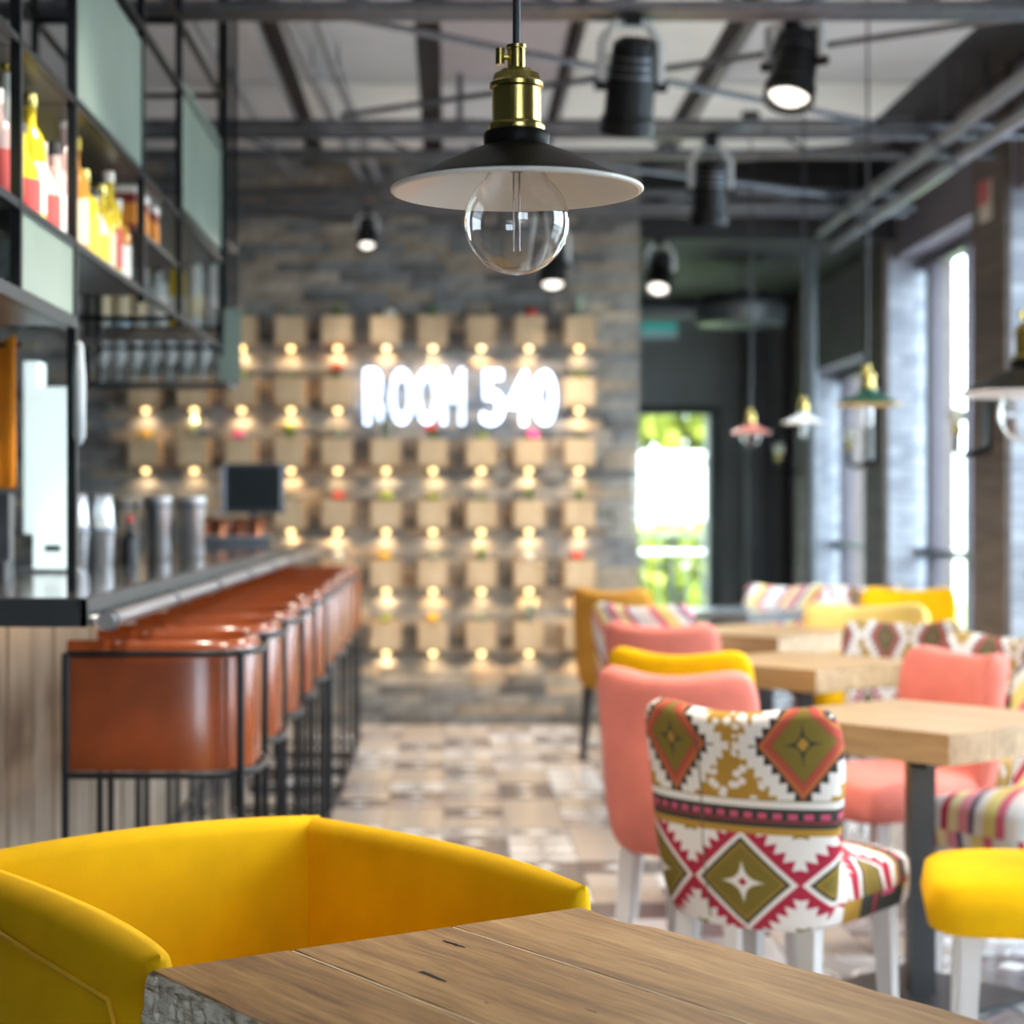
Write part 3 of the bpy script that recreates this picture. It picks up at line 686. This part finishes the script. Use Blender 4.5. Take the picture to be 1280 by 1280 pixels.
def bottle(kind, ci, li, cap, loc, lab, group, sc=1.0):
    if kind not in bm_cache:
        pr = BT[kind]; r, hh = pr[1][0], pr[-1][1]; zt = pr[2][1]
        bm_cache[kind] = (pr, r, hh, zt)
    pr, r, hh, zt = bm_cache[kind]
    t = thing('bottle', lab, 'bottle', loc, random.uniform(0, 6), group)
    for nm, mk, mat in (('body', lambda: MB().lathe(pr, 14), BC[ci][1]), ('paper_label', lambda: MB().lathe([(r + .0008, zt * .2), (r + .0012, zt * .22), (r + .0012, zt * .78), (r + .0008, zt * .8)], 14), LB[li]), ('cap', lambda: MB().lathe([(.0155, hh - .02), (.017, hh - .018), (.017, hh + .012), (.008, hh + .014)], 12), cap)):
        key = (kind, nm, mat.name)
        if key not in bm_cache: bm_cache[key] = mk().mesh(nm, mat, 40)
        link(nm, bm_cache[key], t, scale=(sc, sc, sc))
CAPS = [LB[0], LB[3], LB[4], BRASS]
def row(n, p0, p1, z, where, group, cis, seed, sc=1.0, hmax=9, lis=(0, 1, 0, 1, 0, 4, 2)):
    rnd = random.Random(seed)
    for k in range(n):
        f = k / max(1, n - 1); x = p0[0] + (p1[0] - p0[0]) * f; y = p0[1] + (p1[1] - p0[1]) * f
        kind = rnd.choice([q for q in BT if BT[q][-1][1] < hmax]); ci = rnd.choice(cis)
        bottle(kind, ci, rnd.choice(lis), rnd.choice(CAPS), (x, y, z), '%s bottle %s, %s' % (BC[ci][0], where, (ORD[k] + ' from the near end') if p0[1] != p1[1] else (ORD[k] + ' from the left')), group, sc)
row(5, (-.96, 4.06), (-.96, 4.50), 1.934, 'front line above the lower green panel', 'bottles on the near rack shelf', [0, 5, 0, 3, 4], 1)
row(4, (-1.10, 4.10), (-1.10, 4.5), 1.934, 'back line above the lower green panel', 'bottles on the near rack shelf', [0, 5, 2, 4], 2)
row(4, (-.98, 3.52), (-.98, 3.92), 1.934, 'in the leftmost rack bay', 'bottles on the near rack shelf', [0, 6, 5, 4], 12)
row(4, (-.98, 3.5), (-.98, 3.9), 1.747, 'low in the leftmost rack bay', 'bottles low in the rack', [6, 1, 0], 13, .55)
row(8, (-.96, 4.66), (-.96, 5.53), 1.934, 'front line of the middle rack bay', 'bottles in the middle rack bay', [1, 3, 5, 0, 4, 3, 1], 3)
row(7, (-1.10, 4.70), (-1.10, 5.5), 1.934, 'second line of the middle rack bay', 'bottles in the middle rack bay', [1, 3, 5, 0, 4], 4)
row(6, (-1.25, 4.72), (-1.25, 5.5), 1.934, 'rear line of the middle rack bay', 'bottles in the middle rack bay', [0, 4, 5, 7], 5)
row(7, (-1.38, 7.66), (-.94, 7.66), 2.02, 'in the front line of the far cross rack', 'bottles on the far cross rack', [0, 7, 5, 0, 3], 6, lis=(0, 1))
row(6, (-1.35, 7.80), (-.96, 7.80), 2.02, 'in the rear line of the far cross rack', 'bottles on the far cross rack', [0, 7, 5, 0], 7, lis=(0, 1))
gb_me = MB().box(-.05, .05, -.045, .045, 0, .14).mesh('carton_body', pm('dark_red_carton', (.22, .012, .012), .5)); 
for k, (y, wm) in enumerate(((5.72, None), (5.9, 1), (6.1, None))):
    t = thing('gift_carton', '%s red and orange carton on the rack shelf between the green panels' % ('nearest', 'middle', 'farthest')[k], 'carton', (-.98, y, 2.112), 0, 'red cartons on the rack')
    link('carton_body', gb_me, t); MB().box(-.051, .051, -.046, .046, .03, .09).obj('orange_band', pm('orange_print', (.80, .28, .02), .5), t); MB().box(-.052, .052, -.047, .047, .12, .143).obj('lid', LB[0], t)
gl_me = MB().lathe([(.001, 0), (.026, .0), (.026, .004), (.004, .01), (.004, .06), (.02, .075), (.034, .10), (.032, .15), (.031, .15), (.032, .10)], 14, cap=False).mesh('bowl', pm('pale_glassware', (.62, .68, .66), .08, 0, .05, 8, coat=.6), 50)
gr_me = MB().lathe([(.0262, .0005), (.0275, .002), (.0262, .0038)], 14).mesh('foot_rim', STEEL)
for k in range(8):
    t = thing('wine_glass', 'pale wine glass on the low shelf of the cross rack, %s from the left' % ORD[k], 'glass', (-1.40 + k * .068, 7.74, 1.80), 0, 'glasses on the cross rack')
    link('bowl', gl_me, t, scale=(.9, .9, 1.1)); link('foot_rim', gr_me, t, scale=(.9, .9, 1.1))
for k in range(5):
    t = thing('wine_glass', 'small pale glass under the near rack shelf, %s from the near end' % ORD[k], 'glass', (-1.0, 4.05 + k * .11, 1.747), 0, 'glasses in the near rack')
    link('bowl', gl_me, t); link('foot_rim', gr_me, t)

# ------------------------------------------------------------------ kilim fabrics
def kilim(name, pal, sx=1.0, band=True, shift=0.0):
    """woven diamonds: UV in metres (x across, y up from the floor)"""
    m = bpy.data.materials.new(name); t = NT(m); MATS[name] = m
    uv = t.node('ShaderNodeUVMap').outputs[0]; sp = t.node('ShaderNodeSeparateXYZ'); t.link(uv, sp.inputs[0])
    x = t.m('ADD', t.m('MULTIPLY', sp.outputs[0], sx), shift); z = sp.outputs[1]
    white, gold, olive, red, crim, dark, pink, dot = pal
    def dia(cx, per, cz, a, b, nj):
        xx = t.m('ABSOLUTE', t.m('WRAP', t.m('SUBTRACT', x, cx), per / 2, -per / 2)); zz = t.m('ABSOLUTE', t.m('SUBTRACT', z, cz))
        p, q = t.m('DIVIDE', xx, a), t.m('DIVIDE', zz, b)
        d = t.m('ADD', p, q)
        j = t.m('PINGPONG', t.m('MULTIPLY', t.m('SUBTRACT', p, q), nj), 1.0)
        st = t.m('MULTIPLY', t.m('MAXIMUM', p, q), 1.0)
        return d, j, p, q
    # lower register
    d, j, p, q = dia(.032, .262, .478, .128, .116, 6.4)
    star = t.m('ADD', t.m('MULTIPLY', t.m('MULTIPLY', p, q), 14.0), t.m('ADD', p, q))
    inner = t.ramp(t.m('MULTIPLY', d, .5), [(0, olive), (.36, gold), (.375, olive), (.395, dark), (.435, white), (.495, crim)])
    inner = t.mix(t.m('LESS_THAN', star, .42), inner, white); inner = t.mix(t.m('LESS_THAN', d, .09), inner, crim)
    outer = t.ramp(t.m('MULTIPLY', t.m('SUBTRACT', d, t.m('MULTIPLY', j, .26)), .5), [(0, crim), (.585, white), (.88, olive)])
    low = t.mix(t.m('GREATER_THAN', d, 1.0), inner, outer)
    # upper register
    d, j, p, q = dia(.165, .30, .79, .092, .125, 6.0)
    cross = t.m('ADD', t.m('MULTIPLY', t.m('MULTIPLY', p, q), 30.0), d)
    inner = t.ramp(t.m('MULTIPLY', d, .5), [(0, olive), (.34, crim), (.36, olive), (.375, red), (.445, gold), (.465, red), (.49, dark)])
    inner = t.mix(t.m('LESS_THAN', cross, .45), inner, dark); inner = t.mix(t.m('LESS_THAN', d, .13), inner, gold)
    outer = t.ramp(t.m('MULTIPLY', t.m('SUBTRACT', d, t.m('MULTIPLY', j, .20)), .5), [(0, dark), (.51, white), (.74, gold)])
    vo = t.node('ShaderNodeTexVoronoi'); t.link(uv, vo.inputs['Vector']); vo.inputs['Scale'].default_value = 34
    outer = t.mix(t.m('MULTIPLY', t.m('GREATER_THAN', d, 1.62), t.m('LESS_THAN', vo.outputs['Distance'], .34)), outer, white)
    up = t.mix(t.m('GREATER_THAN', d, 1.0), inner, outer)
    c = t.mix(t.m('GREATER_THAN', z, .628), low, up)
    if band:
        dots = t.m('GREATER_THAN', t.m('PINGPONG', t.m('MULTIPLY', x, 62.0), 1.0), .42)
        f = t.m('DIVIDE', t.m('SUBTRACT', z, .588), .078)
        bc = t.ramp(f, [(0, gold), (.20, dark), (.36, crim), (.40, dark), (.46, pink), (.62, dark), (.76, white), (.96, olive)])
        bc = t.mix(t.m('MULTIPLY', t.m('MULTIPLY', t.m('GREATER_THAN', f, .44), t.m('LESS_THAN', f, .64)), t.m('SUBTRACT', 1.0, dots)), bc, dark)
        c = t.mix(t.m('MULTIPLY', t.m('GREATER_THAN', f, 0.0), t.m('LESS_THAN', f, 1.0)), c, bc)
    wv = t.noise(t.mapped(uv, (1, 1, 1)), 420, 2)
    t.base(t.mix(t.m('MULTIPLY', wv, .14), c, (.30, .24, .20)))
    t.b.inputs['Specular IOR Level'].default_value = .15; t.b.inputs['Roughness'].default_value = .85; t.bump(wv, .25, .002)
    return m
KW, KG, KO, KR, KC, KD, KP = (.72, .69, .66), (.38, .21, .025), (.17, .125, .015), (.42, .05, .04), (.36, .008, .04), (.02, .03, .025), (.52, .07, .15)
KIL = kilim('kilim_diamonds', (KW, KG, KO, KR, KC, KD, KP, KC))
KIL2 = kilim('kilim_dark', ((.70, .66, .62), (.35, .22, .06), (.12, .10, .04), (.40, .06, .08), (.30, .02, .06), (.03, .03, .05), (.62, .14, .2), KC), 1.6, True, .05)
def stripes(name):
    m = bpy.data.materials.new(name); t = NT(m); MATS[name] = m
    uv = t.node('ShaderNodeUVMap').outputs[0]; sp = t.node('ShaderNodeSeparateXYZ'); t.link(uv, sp.inputs[0])
    f = t.m('FRACT', t.m('MULTIPLY', t.m('ADD', sp.outputs[0], t.m('MULTIPLY', sp.outputs[1], .7)), 3.2))
    c = t.ramp(f, [(0, (.78, .72, .66)), (.16, (.70, .14, .22)), (.26, (.78, .66, .22)), (.40, (.80, .76, .70)), (.50, (.10, .10, .16)), (.56, (.76, .30, .34)), (.68, (.80, .74, .40)), (.80, (.45, .03, .09)), (.88, (.66, .70, .72))])
    t.base(c); t.b.inputs['Roughness'].default_value = .85; t.bump(t.noise(uv, 400, 2), .25, .002)
    return m
STR = stripes('striped_weave')

# ------------------------------------------------------------------ dining chairs
def make_chair(name, lab, back_mat, seat_mat, loc, rz, W0=.205, W1=.25, top=.865, group=None, wrap=.065, scoop=.05, seam=True, legm=None):
    """local +Y is forward; the origin is the floor point below the middle of the backrest"""
    t = thing(name, lab, 'chair', loc, rz, group)
    z0 = .355; hh = (top - z0) / 2; zc = (top + z0) / 2
    def rnd(a, b, k=.13):
        f = 1 - k * (abs(a) ** 5) * (abs(b) ** 5); return a * f, b * f
    def fb(a, b):
        a, b = rnd(a, b)
        hw = W0 + (W1 - W0) * (b + 1) / 2 ** 1.0
        x = a * hw; z = zc + b * hh + scoop * (a * a - .4) * max(0, b) ** 2
        y = wrap * a * a - .05 * b * abs(b) * .8
        n = Vector((2 * wrap * a / hw * .6, -1, -.12)).normalized()
        return (x, y, z), n
    MB().slab(fb, .085, 20, 18, 5, lambda a, b, s: (rnd(a, b)[0] * .24, zc + b * hh)).obj('backrest', back_mat, t, 65, True)
    def fs(a, b):
        a, b = rnd(a, b, .16)
        x = a * (.222 + .012 * b); y = .27 + b * .25
        return (x, y, .425 + .018 * (1 - a * a) * (1 - b * b)), Vector((0, 0, 1))
    MB().slab(fs, .145, 18, 18, 4.5, lambda a, b, s: (a * .235, .50 + b * .23 if s > 0 else .62 + b * .05)).obj('seat', seat_mat, t, 65, True)
    for x, y, dx, dy in ((-.17, .42, -.012, .015), (.17, .42, .012, .015), (-.15, .06, -.015, -.04), (.15, .06, .015, -.04)):
        mb = MB(); a, b = .023, .015
        mb.v += [(x + i * a, y + j * a, .37) for i, j in ((-1, -1), (1, -1), (1, 1), (-1, 1))] + [(x + dx + i * b, y + dy + j * b, 0) for i, j in ((-1, -1), (1, -1), (1, 1), (-1, 1))]
        mb.f += [(0, 1, 2, 3), (7, 6, 5, 4)] + [(k, k + 4, (k + 1) % 4 + 4, (k + 1) % 4) for k in range(4)]
        mb.obj('leg', legm or PALELEG, t)
    if seam:
        pts = [fb(-.27, -1 + 2 * k / 16) for k in range(1, 16)]
        MB().tube([Vector(p) + n * .0425 for p, n in pts], .0018, 6).obj('seam', pm('seam_thread', (.12, .10, .07), .9), t)
    return t
CL = 'upholstered chairs left of the table row'; CRG = 'upholstered chairs between tables and windows'
BLKLEG = pm('dark_leg', (.03, .028, .028), .5)
make_chair('dining_chair', 'kilim patterned chair with diamonds, nearest chair behind the foreground table', KIL, KIL, (.640, 4.29, 0), R(-36), group=CL, top=.868)
make_chair('dining_chair', 'pink velvet chair directly behind the kilim patterned chair', PINK, PINK, (.595, 5.13, 0), R(-30), group=CL, seam=False, top=.875, W1=.235)
make_chair('dining_chair', 'yellow chair between the two pink chairs left of the tables', YELLOW, YELLOW, (.705, 5.97, 0), R(-30), group=CL, seam=False, top=.865)
make_chair('dining_chair', 'pink velvet chair behind the yellow chair, farther of the left row', PINK, PINK, (.81, 7.45, 0), R(-30), group=CL, seam=False, top=.86)
make_chair('dining_chair', 'chair with white, black and pink pattern behind the farther pink chair', STR, STR, (.83, 8.35, 0), R(-30), group=CL, seam=False, legm=BLKLEG, top=.89)
make_chair('dining_chair', 'ochre chair with thin dark legs, farthest of the left row', OCHRE, OCHRE, (.83, 9.9, 0), R(-28), group=CL, seam=False, legm=BLKLEG, top=.89, W0=.21, W1=.225)
make_chair('dining_chair', 'pink velvet chair across the nearer plank table, toward the windows', PINK, PINK, (1.60, 6.0, 0), R(112), group=CRG, seam=False, top=.86)
make_chair('dining_chair', 'striped multicoloured chair at the right edge beside the nearer plank table', STR, STR, (1.82, 5.45, 0), R(122), group=CRG, seam=False, top=.86)
make_chair('dining_chair', 'yellow chair with thick seat and pale legs at the lower right edge', YELLOW, YELLOW, (1.585, 4.27, 0), R(78), group=CRG, seam=False, W0=.2, W1=.24)
make_chair('dining_chair', 'dark kilim chair behind the second plank table', KIL2, KIL2, (1.80, 7.6, 0), R(160), group=CRG, seam=False, top=.86)
make_chair('dining_chair', 'dark patterned chair right of the pink chair near the windows', KIL2, KIL2, (1.97, 6.75, 0), R(140), group=CRG, seam=False, top=.86)
make_chair('dining_chair', 'wide yellow chair near the windows behind the dark kilim chair', pm('pale_yellow_velvet', (.78, .50, .12), .8, 0, .1, 9, .1, 260, 0, .3), YELLOW, (1.93, 8.9, 0), R(165), group=CRG, seam=False, W1=.30, W0=.26, top=.86)
make_chair('dining_chair', 'yellow chair half hidden behind the wide yellow chair', YELLOW, YELLOW, (2.33, 9.75, 0), R(165), group=CRG, seam=False, top=.90)
make_chair('dining_chair', 'white and red patterned chair farthest away by the dark table', STR, STR, (1.93, 11.0, 0), R(172), group=CRG, seam=False, legm=BLKLEG, top=.865)
make_chair('dining_chair', 'dark patterned chair farthest right beyond the yellow chairs', KIL2, KIL2, (2.45, 11.3, 0), R(178), group=CRG, seam=False, legm=BLKLEG, top=.85)

# ------------------------------------------------------------------ plank tables
OAK = woodmat('oak_plank', (.24, .14, .06), (.37, .235, .11), (.48, .33, .175), 1, 1, .42)
def make_table(lab, loc, rz, side=.69, wood=OAK, th=.078):
    t = thing('dining_table', lab, 'table', loc, rz, 'plank tables on black posts')
    if wood is OAK:
        ws = [side * .29, side * .38, side * .33]; x = -side / 2
        for w in ws: MB().box(x + .001, x + w - .001, -side / 2, side / 2, .75 - th, .75).obj('plank', wood, t); x += w
        MB().box(-side/2, side/2, -.25, -.2, .75 - th - .012, .75 - th).obj('batten', BLACK, t)
    else:
        MB().box(-side/2, side/2, -side/2, side/2, .75 - .04, .75).obj('table_top', wood, t)
    MB().box(-.033, .033, -.033, .033, .018, .75 - (th + .012 if wood is OAK else .04)).obj('post', BLACKP, t, loc=(0, 0, 0), rot=(0, 0, R(-40)))
    MB().box(-.21, .21, -.21, .21, 0, .018).obj('base_plate', BLACKP, t); MB().box(-.12, .12, -.12, .12, .65, .66).obj('mounting_plate', BLACK, t)
    return t
make_table('oak plank table on a black post beside the kilim patterned chair', (1.25, 5.10, 0), R(40), .63)
make_table('oak plank table on a black post, second from the front', (1.28, 6.95, 0), R(40), .63)
make_table('oak plank table third from the front before the yellow chairs', (1.42, 8.65, 0), R(42), .72)
make_table('dark grey table farthest back before the glazed door', (1.62, 10.35, 0), R(35), .75, pm('dark_slate_top', (.16, .19, .22), .2))

# ------------------------------------------------------------------ pendant lamps
def pendant(lab, x, y, zr, k, outer, inner, metal, bulb='globe', top=CEIL - .1, seg=64, prof=None, cord=.0048):
    """zr: height of the rim; k: scale (1 = 298 mm shade)"""
    t = thing('pendant_lamp', lab, 'pendant lamp', (x, y, zr))
    pr = prof or [(.0385, .052), (.060, .043), (.090, .030), (.122, .013), (.149, 0)]
    sh = MB(); lst = [(.030, .071), (.0385, .068), (.040, .064), (.0395, .055)] + pr + [(.1505, -.0015), (.149, -.003)]
    o1 = MB().lathe([(r * k, z * k) for r, z in lst], seg, cap=False).obj('lamp_shade', outer, t, 40)
    inn = [(.149, -.003)] + [(r - .002, z - .004) for r, z in reversed(pr)] + [(.02, .05)]
    MB().lathe([(r * k, z * k) for r, z in inn], seg, cap=False).obj('shade_lining', inner, o1, 40)
    MB().tube([(.1495 * k * math.cos(6.2832 * q / seg), .1495 * k * math.sin(6.2832 * q / seg), -.001 * k) for q in range(seg)], .0028 * k, 8, True).obj('shade_rim', inner, o1, 60)
    so = MB().lathe([(q * k, z * k) for q, z in ((.030, .068), (.0335, .070), (.0345, .074), (.0335, .078), (.0295, .080), (.0295, .120), (.0325, .122), (.0325, .127), (.029, .130), (.027, .138), (.018, .144), (.011, .146), (.011, .168), (.0125, .169), (.0125, .173), (.005, .174))], 40).obj('socket', metal, t, 30)
    MB().tube([(-.010*k, -.004*k, .158*k), (-.021*k, -.006*k, .158*k)], .0035*k, 10).obj('switch_stem', metal, so); MB().tube([(-.020*k, -.006*k, .149*k), (-.020*k, -.006*k, .168*k)], .0055*k, 10).obj('switch_key', metal, so, 40)
    MB().tube([(0, 0, .17 * k), (0, 0, top - zr)], cord, 10).obj('cord', BLACKP, t, 60)
    if top - zr > .5: MB().lathe([(.05, -.03), (.05, 0), (.02, 0)], 20, (0, 0, top - zr)).obj('ceiling_rose', BLACKP, t)
    if bulb == 'globe':
        r, zc = .0635 * k, -.039 * k
        pro = [(1e-4, -r)] + [(r * math.sin(a), -r * math.cos(a)) for a in [math.pi * q / 28 for q in range(1, 23)]] + [(.024 * k, .078 * k), (.014 * k, .085 * k)]
    else:
        r, zc = .022 * k, -.045 * k
        pro = [(1e-4, -.062 * k), (.014 * k, -.058 * k), (r, -.045 * k), (r, .06 * k), (.013 * k, .085 * k)]
    w = .0012 * k
    inn = [(max(1e-4, q - w), z + (w if j == 0 else 0)) for j, (q, z) in enumerate(pro)]
    b = MB().lathe(pro + list(reversed(inn)), 48, (0, 0, zc), cap=False).obj('bulb', GLASS, t, 60, True)
    fm = pm('filament', (.45, .36, .34), .4, .5)
    for q in (-.0035, .0035): MB().tube([(q * k, 0, .08 * k + zc), (q * k, 0, zc - .035 * k)], .0011 * k, 8).obj('filament', fm, b)
    MB().tube([(-.008 * k, 0, .060 * k + zc), (.008 * k, 0, .060 * k + zc)], .0012 * k, 6).obj('filament_support', fm, b)
    return t
SHADEB = pm('black_enamel', (.007, .007, .006), .42, 0, .1, 6, spec=.08)
pendant('black shaded pendant with brass socket and clear globe bulb in the foreground', .0805, 2.308, 1.683, 1.0, SHADEB, WHITE, BRASS)
pendant('black shaded pendant lamp at the right picture edge', 1.965, 6.5, 1.688, 1.66, SHADEB, WHITE, BRASS, seg=40)
pendant('green shaded pendant with tube bulb before the windows', 1.655, 7.6, 1.71, .90, pm('green_enamel', (.01, .11, .07), .3), pm('gold_lining', (.62, .45, .2), .3, .5), BRASS, 'tube', seg=36)
pendant('clear glass shaded pendant with tube bulb between green and pink pendants', 1.66, 9.0, 1.70, .70, pm('pale_glass_shade', (.55, .66, .72), .1, 0, .05, 5, coat=.5), WHITE, BRASS, 'tube', seg=36)
pendant('pink shaded pendant with globe bulb, farthest of the row', 1.60, 10.2, 1.70, .72, pm('pink_enamel', (.55, .20, .17), .35), pm('pink_lining', (.6, .35, .3), .4), BRASS, 'globe', seg=36)

# ------------------------------------------------------------------ sconces and sign on the piers
def sconce(lab, y, z):
    t = thing('wall_sconce', lab, 'wall lamp', (XW, y, z), 0, 'black hook sconces on the piers')
    MB().box(-.015, 0, -.05, .05, .0, .34).obj('back_plate', BLACK, t)
    MB().tube([(-.008, 0, .02), (-.05, 0, 0), (-.13, 0, -.01), (-.16, 0, .01), (-.16, 0, .10)], .018, 8).obj('arm', BLACK, t, 50)
    MB().lathe([(.02, .09), (.026, .10), (.026, .14), (.018, .15)], 14, (-.16, 0, 0)).obj('socket', BRASS, t, 40)
    MB().ball((-.16, 0, .19), .045, 16, 12).obj('bulb', pm('pearl_bulb', (.72, .74, .60), .15, 0, .03), t, 60)
sconce('black hook sconce on the nearest brown pier at the right', 9.80, 1.58)
sconce('black hook sconce on the second pier, behind the green pendant', 12.45, 1.58)
sconce('black hook sconce on the third pier, behind the glass pendant', 15.1, 1.58)
fe = thing('fire_sign', 'small red and white sign high on the nearest brown pier', 'sign', (XW, 9.82, 2.86))
MB().box(-.02, 0, -.09, .09, -.09, .11).obj('plate', pm('sign_cream', (.72, .66, .55), .5), fe); MB().box(-.024, -.02, -.09, .09, -.01, .11).obj('red_field', pm('sign_red', (.55, .10, .09), .5), fe)

# ------------------------------------------------------------------ foreground armchair
A0 = Vector((-.25, 3.448, 0)); ang = math.atan2(.62, .785)     # back right corner; local x along the back, local -y toward the table
ac = thing('armchair', 'bright yellow tub armchair at the foreground table', 'armchair', A0, ang)
Wd, Dp, Tk, ZB = .70, .715, .085, .13
def vslab(x0, y0, x1, y1, ztop, th, end_drop=0.0, bow=0.0, flare=.03):
    """vertical upholstered wall from (x0,y0) to (x1,y1)"""
    d = Vector((x1 - x0, y1 - y0, 0)); nrm = Vector((d.y, -d.x, 0)).normalized()
    def fn(a, b):
        f = (a + 1) / 2; g = (b + 1) / 2
        zt = ztop + bow * (1 - a * a) - end_drop * f ** 5
        p = Vector((x0, y0, 0)) + d * f + nrm * flare * (g - .5); return (p.x, p.y, ZB + (zt - ZB) * g), nrm
    return MB().slab(fn, th, 26, 22, 4.2)
vslab(-Wd, -.04, 0.0, -.04, .752, Tk, 0, .016, -.02).obj('backrest', YELLOW, ac, 65, True)
vslab(-.02, .0, .015, -Dp, .752, Tk, .022, .004, .0).obj('arm', YELLOW, ac, 65, True)
vslab(-Wd + .02, -.0, -Wd - .015, -Dp, .752, Tk + .02, .022, .004, .0).obj('arm', YELLOW, ac, 65, True)
def fseat(a, b):
    f = 1 - .1 * abs(a) ** 6 * abs(b) ** 6; a *= f; b *= f
    return (-Wd / 2 + a * (Wd / 2 - .04), -.385 + b * .315, .37 + .02 * (1 - a * a) * (1 - b * b)), Vector((0, 0, 1))
MB().slab(fseat, .17, 16, 16, 4).obj('seat_cushion', YELLOW, ac, 65, True)
MB().box(-Wd + .03, -.03, -Dp + .08, -.05, .13, .30).obj('seat_base', YELLOW, ac)
for x in (-Wd + .06, -.06):
    for y in (-Dp + .1, -.09): MB().tube([(x, y, 0), (x, y, .16)], [.013, .02], 10).obj('leg', BLKLEG, ac)
PIP = pm('yellow_piping', (.62, .33, .005), .8)
MB().tube([(-Wd - .025, -.06, .700), (-Wd - .055, -.35, .695), (-Wd - .062, -Dp + .05, .670), (-Wd - .060, -Dp + .015, .60), (-Wd - .060, -Dp + .01, .2)], .004, 8).obj('piping', PIP, ac, 60)

# ------------------------------------------------------------------ foreground table
ft = thing('foreground_table', 'rustic brown wooden table with live edges in the foreground', 'table', (.1125, 2.17, 0), R(33.9))
RUST = woodmat('weathered_oak', (.12, .046, .009), (.36, .175, .045), (.56, .32, .115), 1, 1.0, .5, 16)
NT(RUST).b.inputs['Specular IOR Level'].default_value = .22
rnd = random.Random(5)
def wob(seed, amp):
    r = random.Random(seed); ks = [(r.uniform(3, 30), r.uniform(0, 6), r.uniform(.2, 1)) for _ in range(5)]
    return lambda y: amp * sum(c / (1 + .08 * a) * math.sin(a * y + b) for a, b, c in ks)
def live_plank(x0, x1, y0, y1, z0, z1, wl, wr_, name='plank', mat=RUST):
    mb = MB(); N = 44
    for k in range(N + 1):
        y = y0 + (y1 - y0) * k / N; a = x0 + wl(y); b = x1 + wr_(y); e = .003; zz = .0006 * math.sin(y * 40)
        mb.v += [(a + e, y, z0), (a, y, z0 + e), (a, y, z1 - e), (a + e, y, z1 + zz), (b - e, y, z1 + zz), (b, y, z1 - e), (b, y, z0 + e), (b - e, y, z0)]
    for k in range(N):
        for j in range(8): mb.f.append((k*8 + j, k*8 + (j+1) % 8, (k+1)*8 + (j+1) % 8, (k+1)*8 + j))
    mb.f += [tuple(reversed(range(8))), tuple(N*8 + j for j in range(8))]
    return mb.obj(name, mat, ft, 30, True)
zero = lambda y: 0
X0, HY = -.326, .353
def notch(y): return .004 * math.sin(9 * y + 1) - .012 * math.exp(-((y - .255) / .045) ** 2)
live_plank(X0, X0 + .189, -HY, HY, .672, .7500, zero, zero)
live_plank(X0 + .192, X0 + .430, -HY, HY - .002, .672, .7503, zero, zero)
live_plank(X0 + .433, X0 + .652, -HY, HY + .001, .672, .7498, zero, notch)
FILL = pm('pale_filler', (.72, .54, .33), .6)
for x in (X0 + .1905, X0 + .4315): MB().box(x - .0016, x + .0016, -HY, HY - .003, .675, .7500).obj('joint_filler', FILL, ft)
# rough sawn bark-pale edge on the left side
def barkmat():
    m = bpy.data.materials.new('rough_pale_edge'); t = NT(m); v = t.mapped(t.coord(), (40, 9, 55))
    f = t.noise(v, 2.2, 8, .75)
    t.base(t.ramp(f, [(.34, (.12, .08, .05)), (.44, (.45, .34, .23)), (.54, (.82, .74, .60)), (.66, (.55, .45, .33))], const=False)); t.b.inputs['Roughness'].default_value = .9
    t.bump(f, .35, .004); return m
mb = MB(); N, Mz = 70, 8; r2 = random.Random(9)
for k in range(N + 1):
    for j in range(Mz + 1):
        y = -HY + 2 * HY * k / N; z = .668 + (.7495 - .668) * j / Mz
        mb.v.append((X0 - .0015 - (0 if j == Mz else r2.uniform(0, .004) + .012 * (1 - j / Mz)), y, z))
for k in range(N):
    for j in range(Mz): mb.f.append((k*(Mz+1) + j, k*(Mz+1) + j + 1, (k+1)*(Mz+1) + j + 1, (k+1)*(Mz+1) + j))
i = len(mb.v); mb.v += [(X0 + .001, -HY, .668), (X0 + .001, HY, .668), (X0 + .001, HY, .7495), (X0 + .001, -HY, .7495)]; mb.f.append((i, i + 1, i + 2, i + 3))
mb.obj('rough_edge', barkmat(), ft)
CRK = pm('dark_crack', (.018, .010, .007), .9)
for x, y, l, w in ((X0 + .263, .167, .105, .0036), (X0 + .377, .267, .05, .0026), (X0 + .3215, -.108, .07, .003), (X0 + .40, .03, .03, .0016), (X0 + .245, .02, .03, .0014)):
    pts = [(x + rnd.uniform(-.0012, .0012) + w * math.sin(math.pi * q / 8) * sgn, y - l / 2 + l * q / 8) for sgn, rg in ((1, range(9)), (-1, range(8, -1, -1))) for q in rg]
    MB().prism(pts, .7490, .7506).obj('crack', CRK, ft)
MB().box(-.045, .045, -.045, .045, .02, .66).obj('post', BLACKP, ft); MB().box(-.24, .24, -.24, .24, 0, .02).obj('base_plate', BLACKP, ft); MB().box(-.2, .2, -.2, .2, .66, .672).obj('mounting_plate', BLACK, ft)
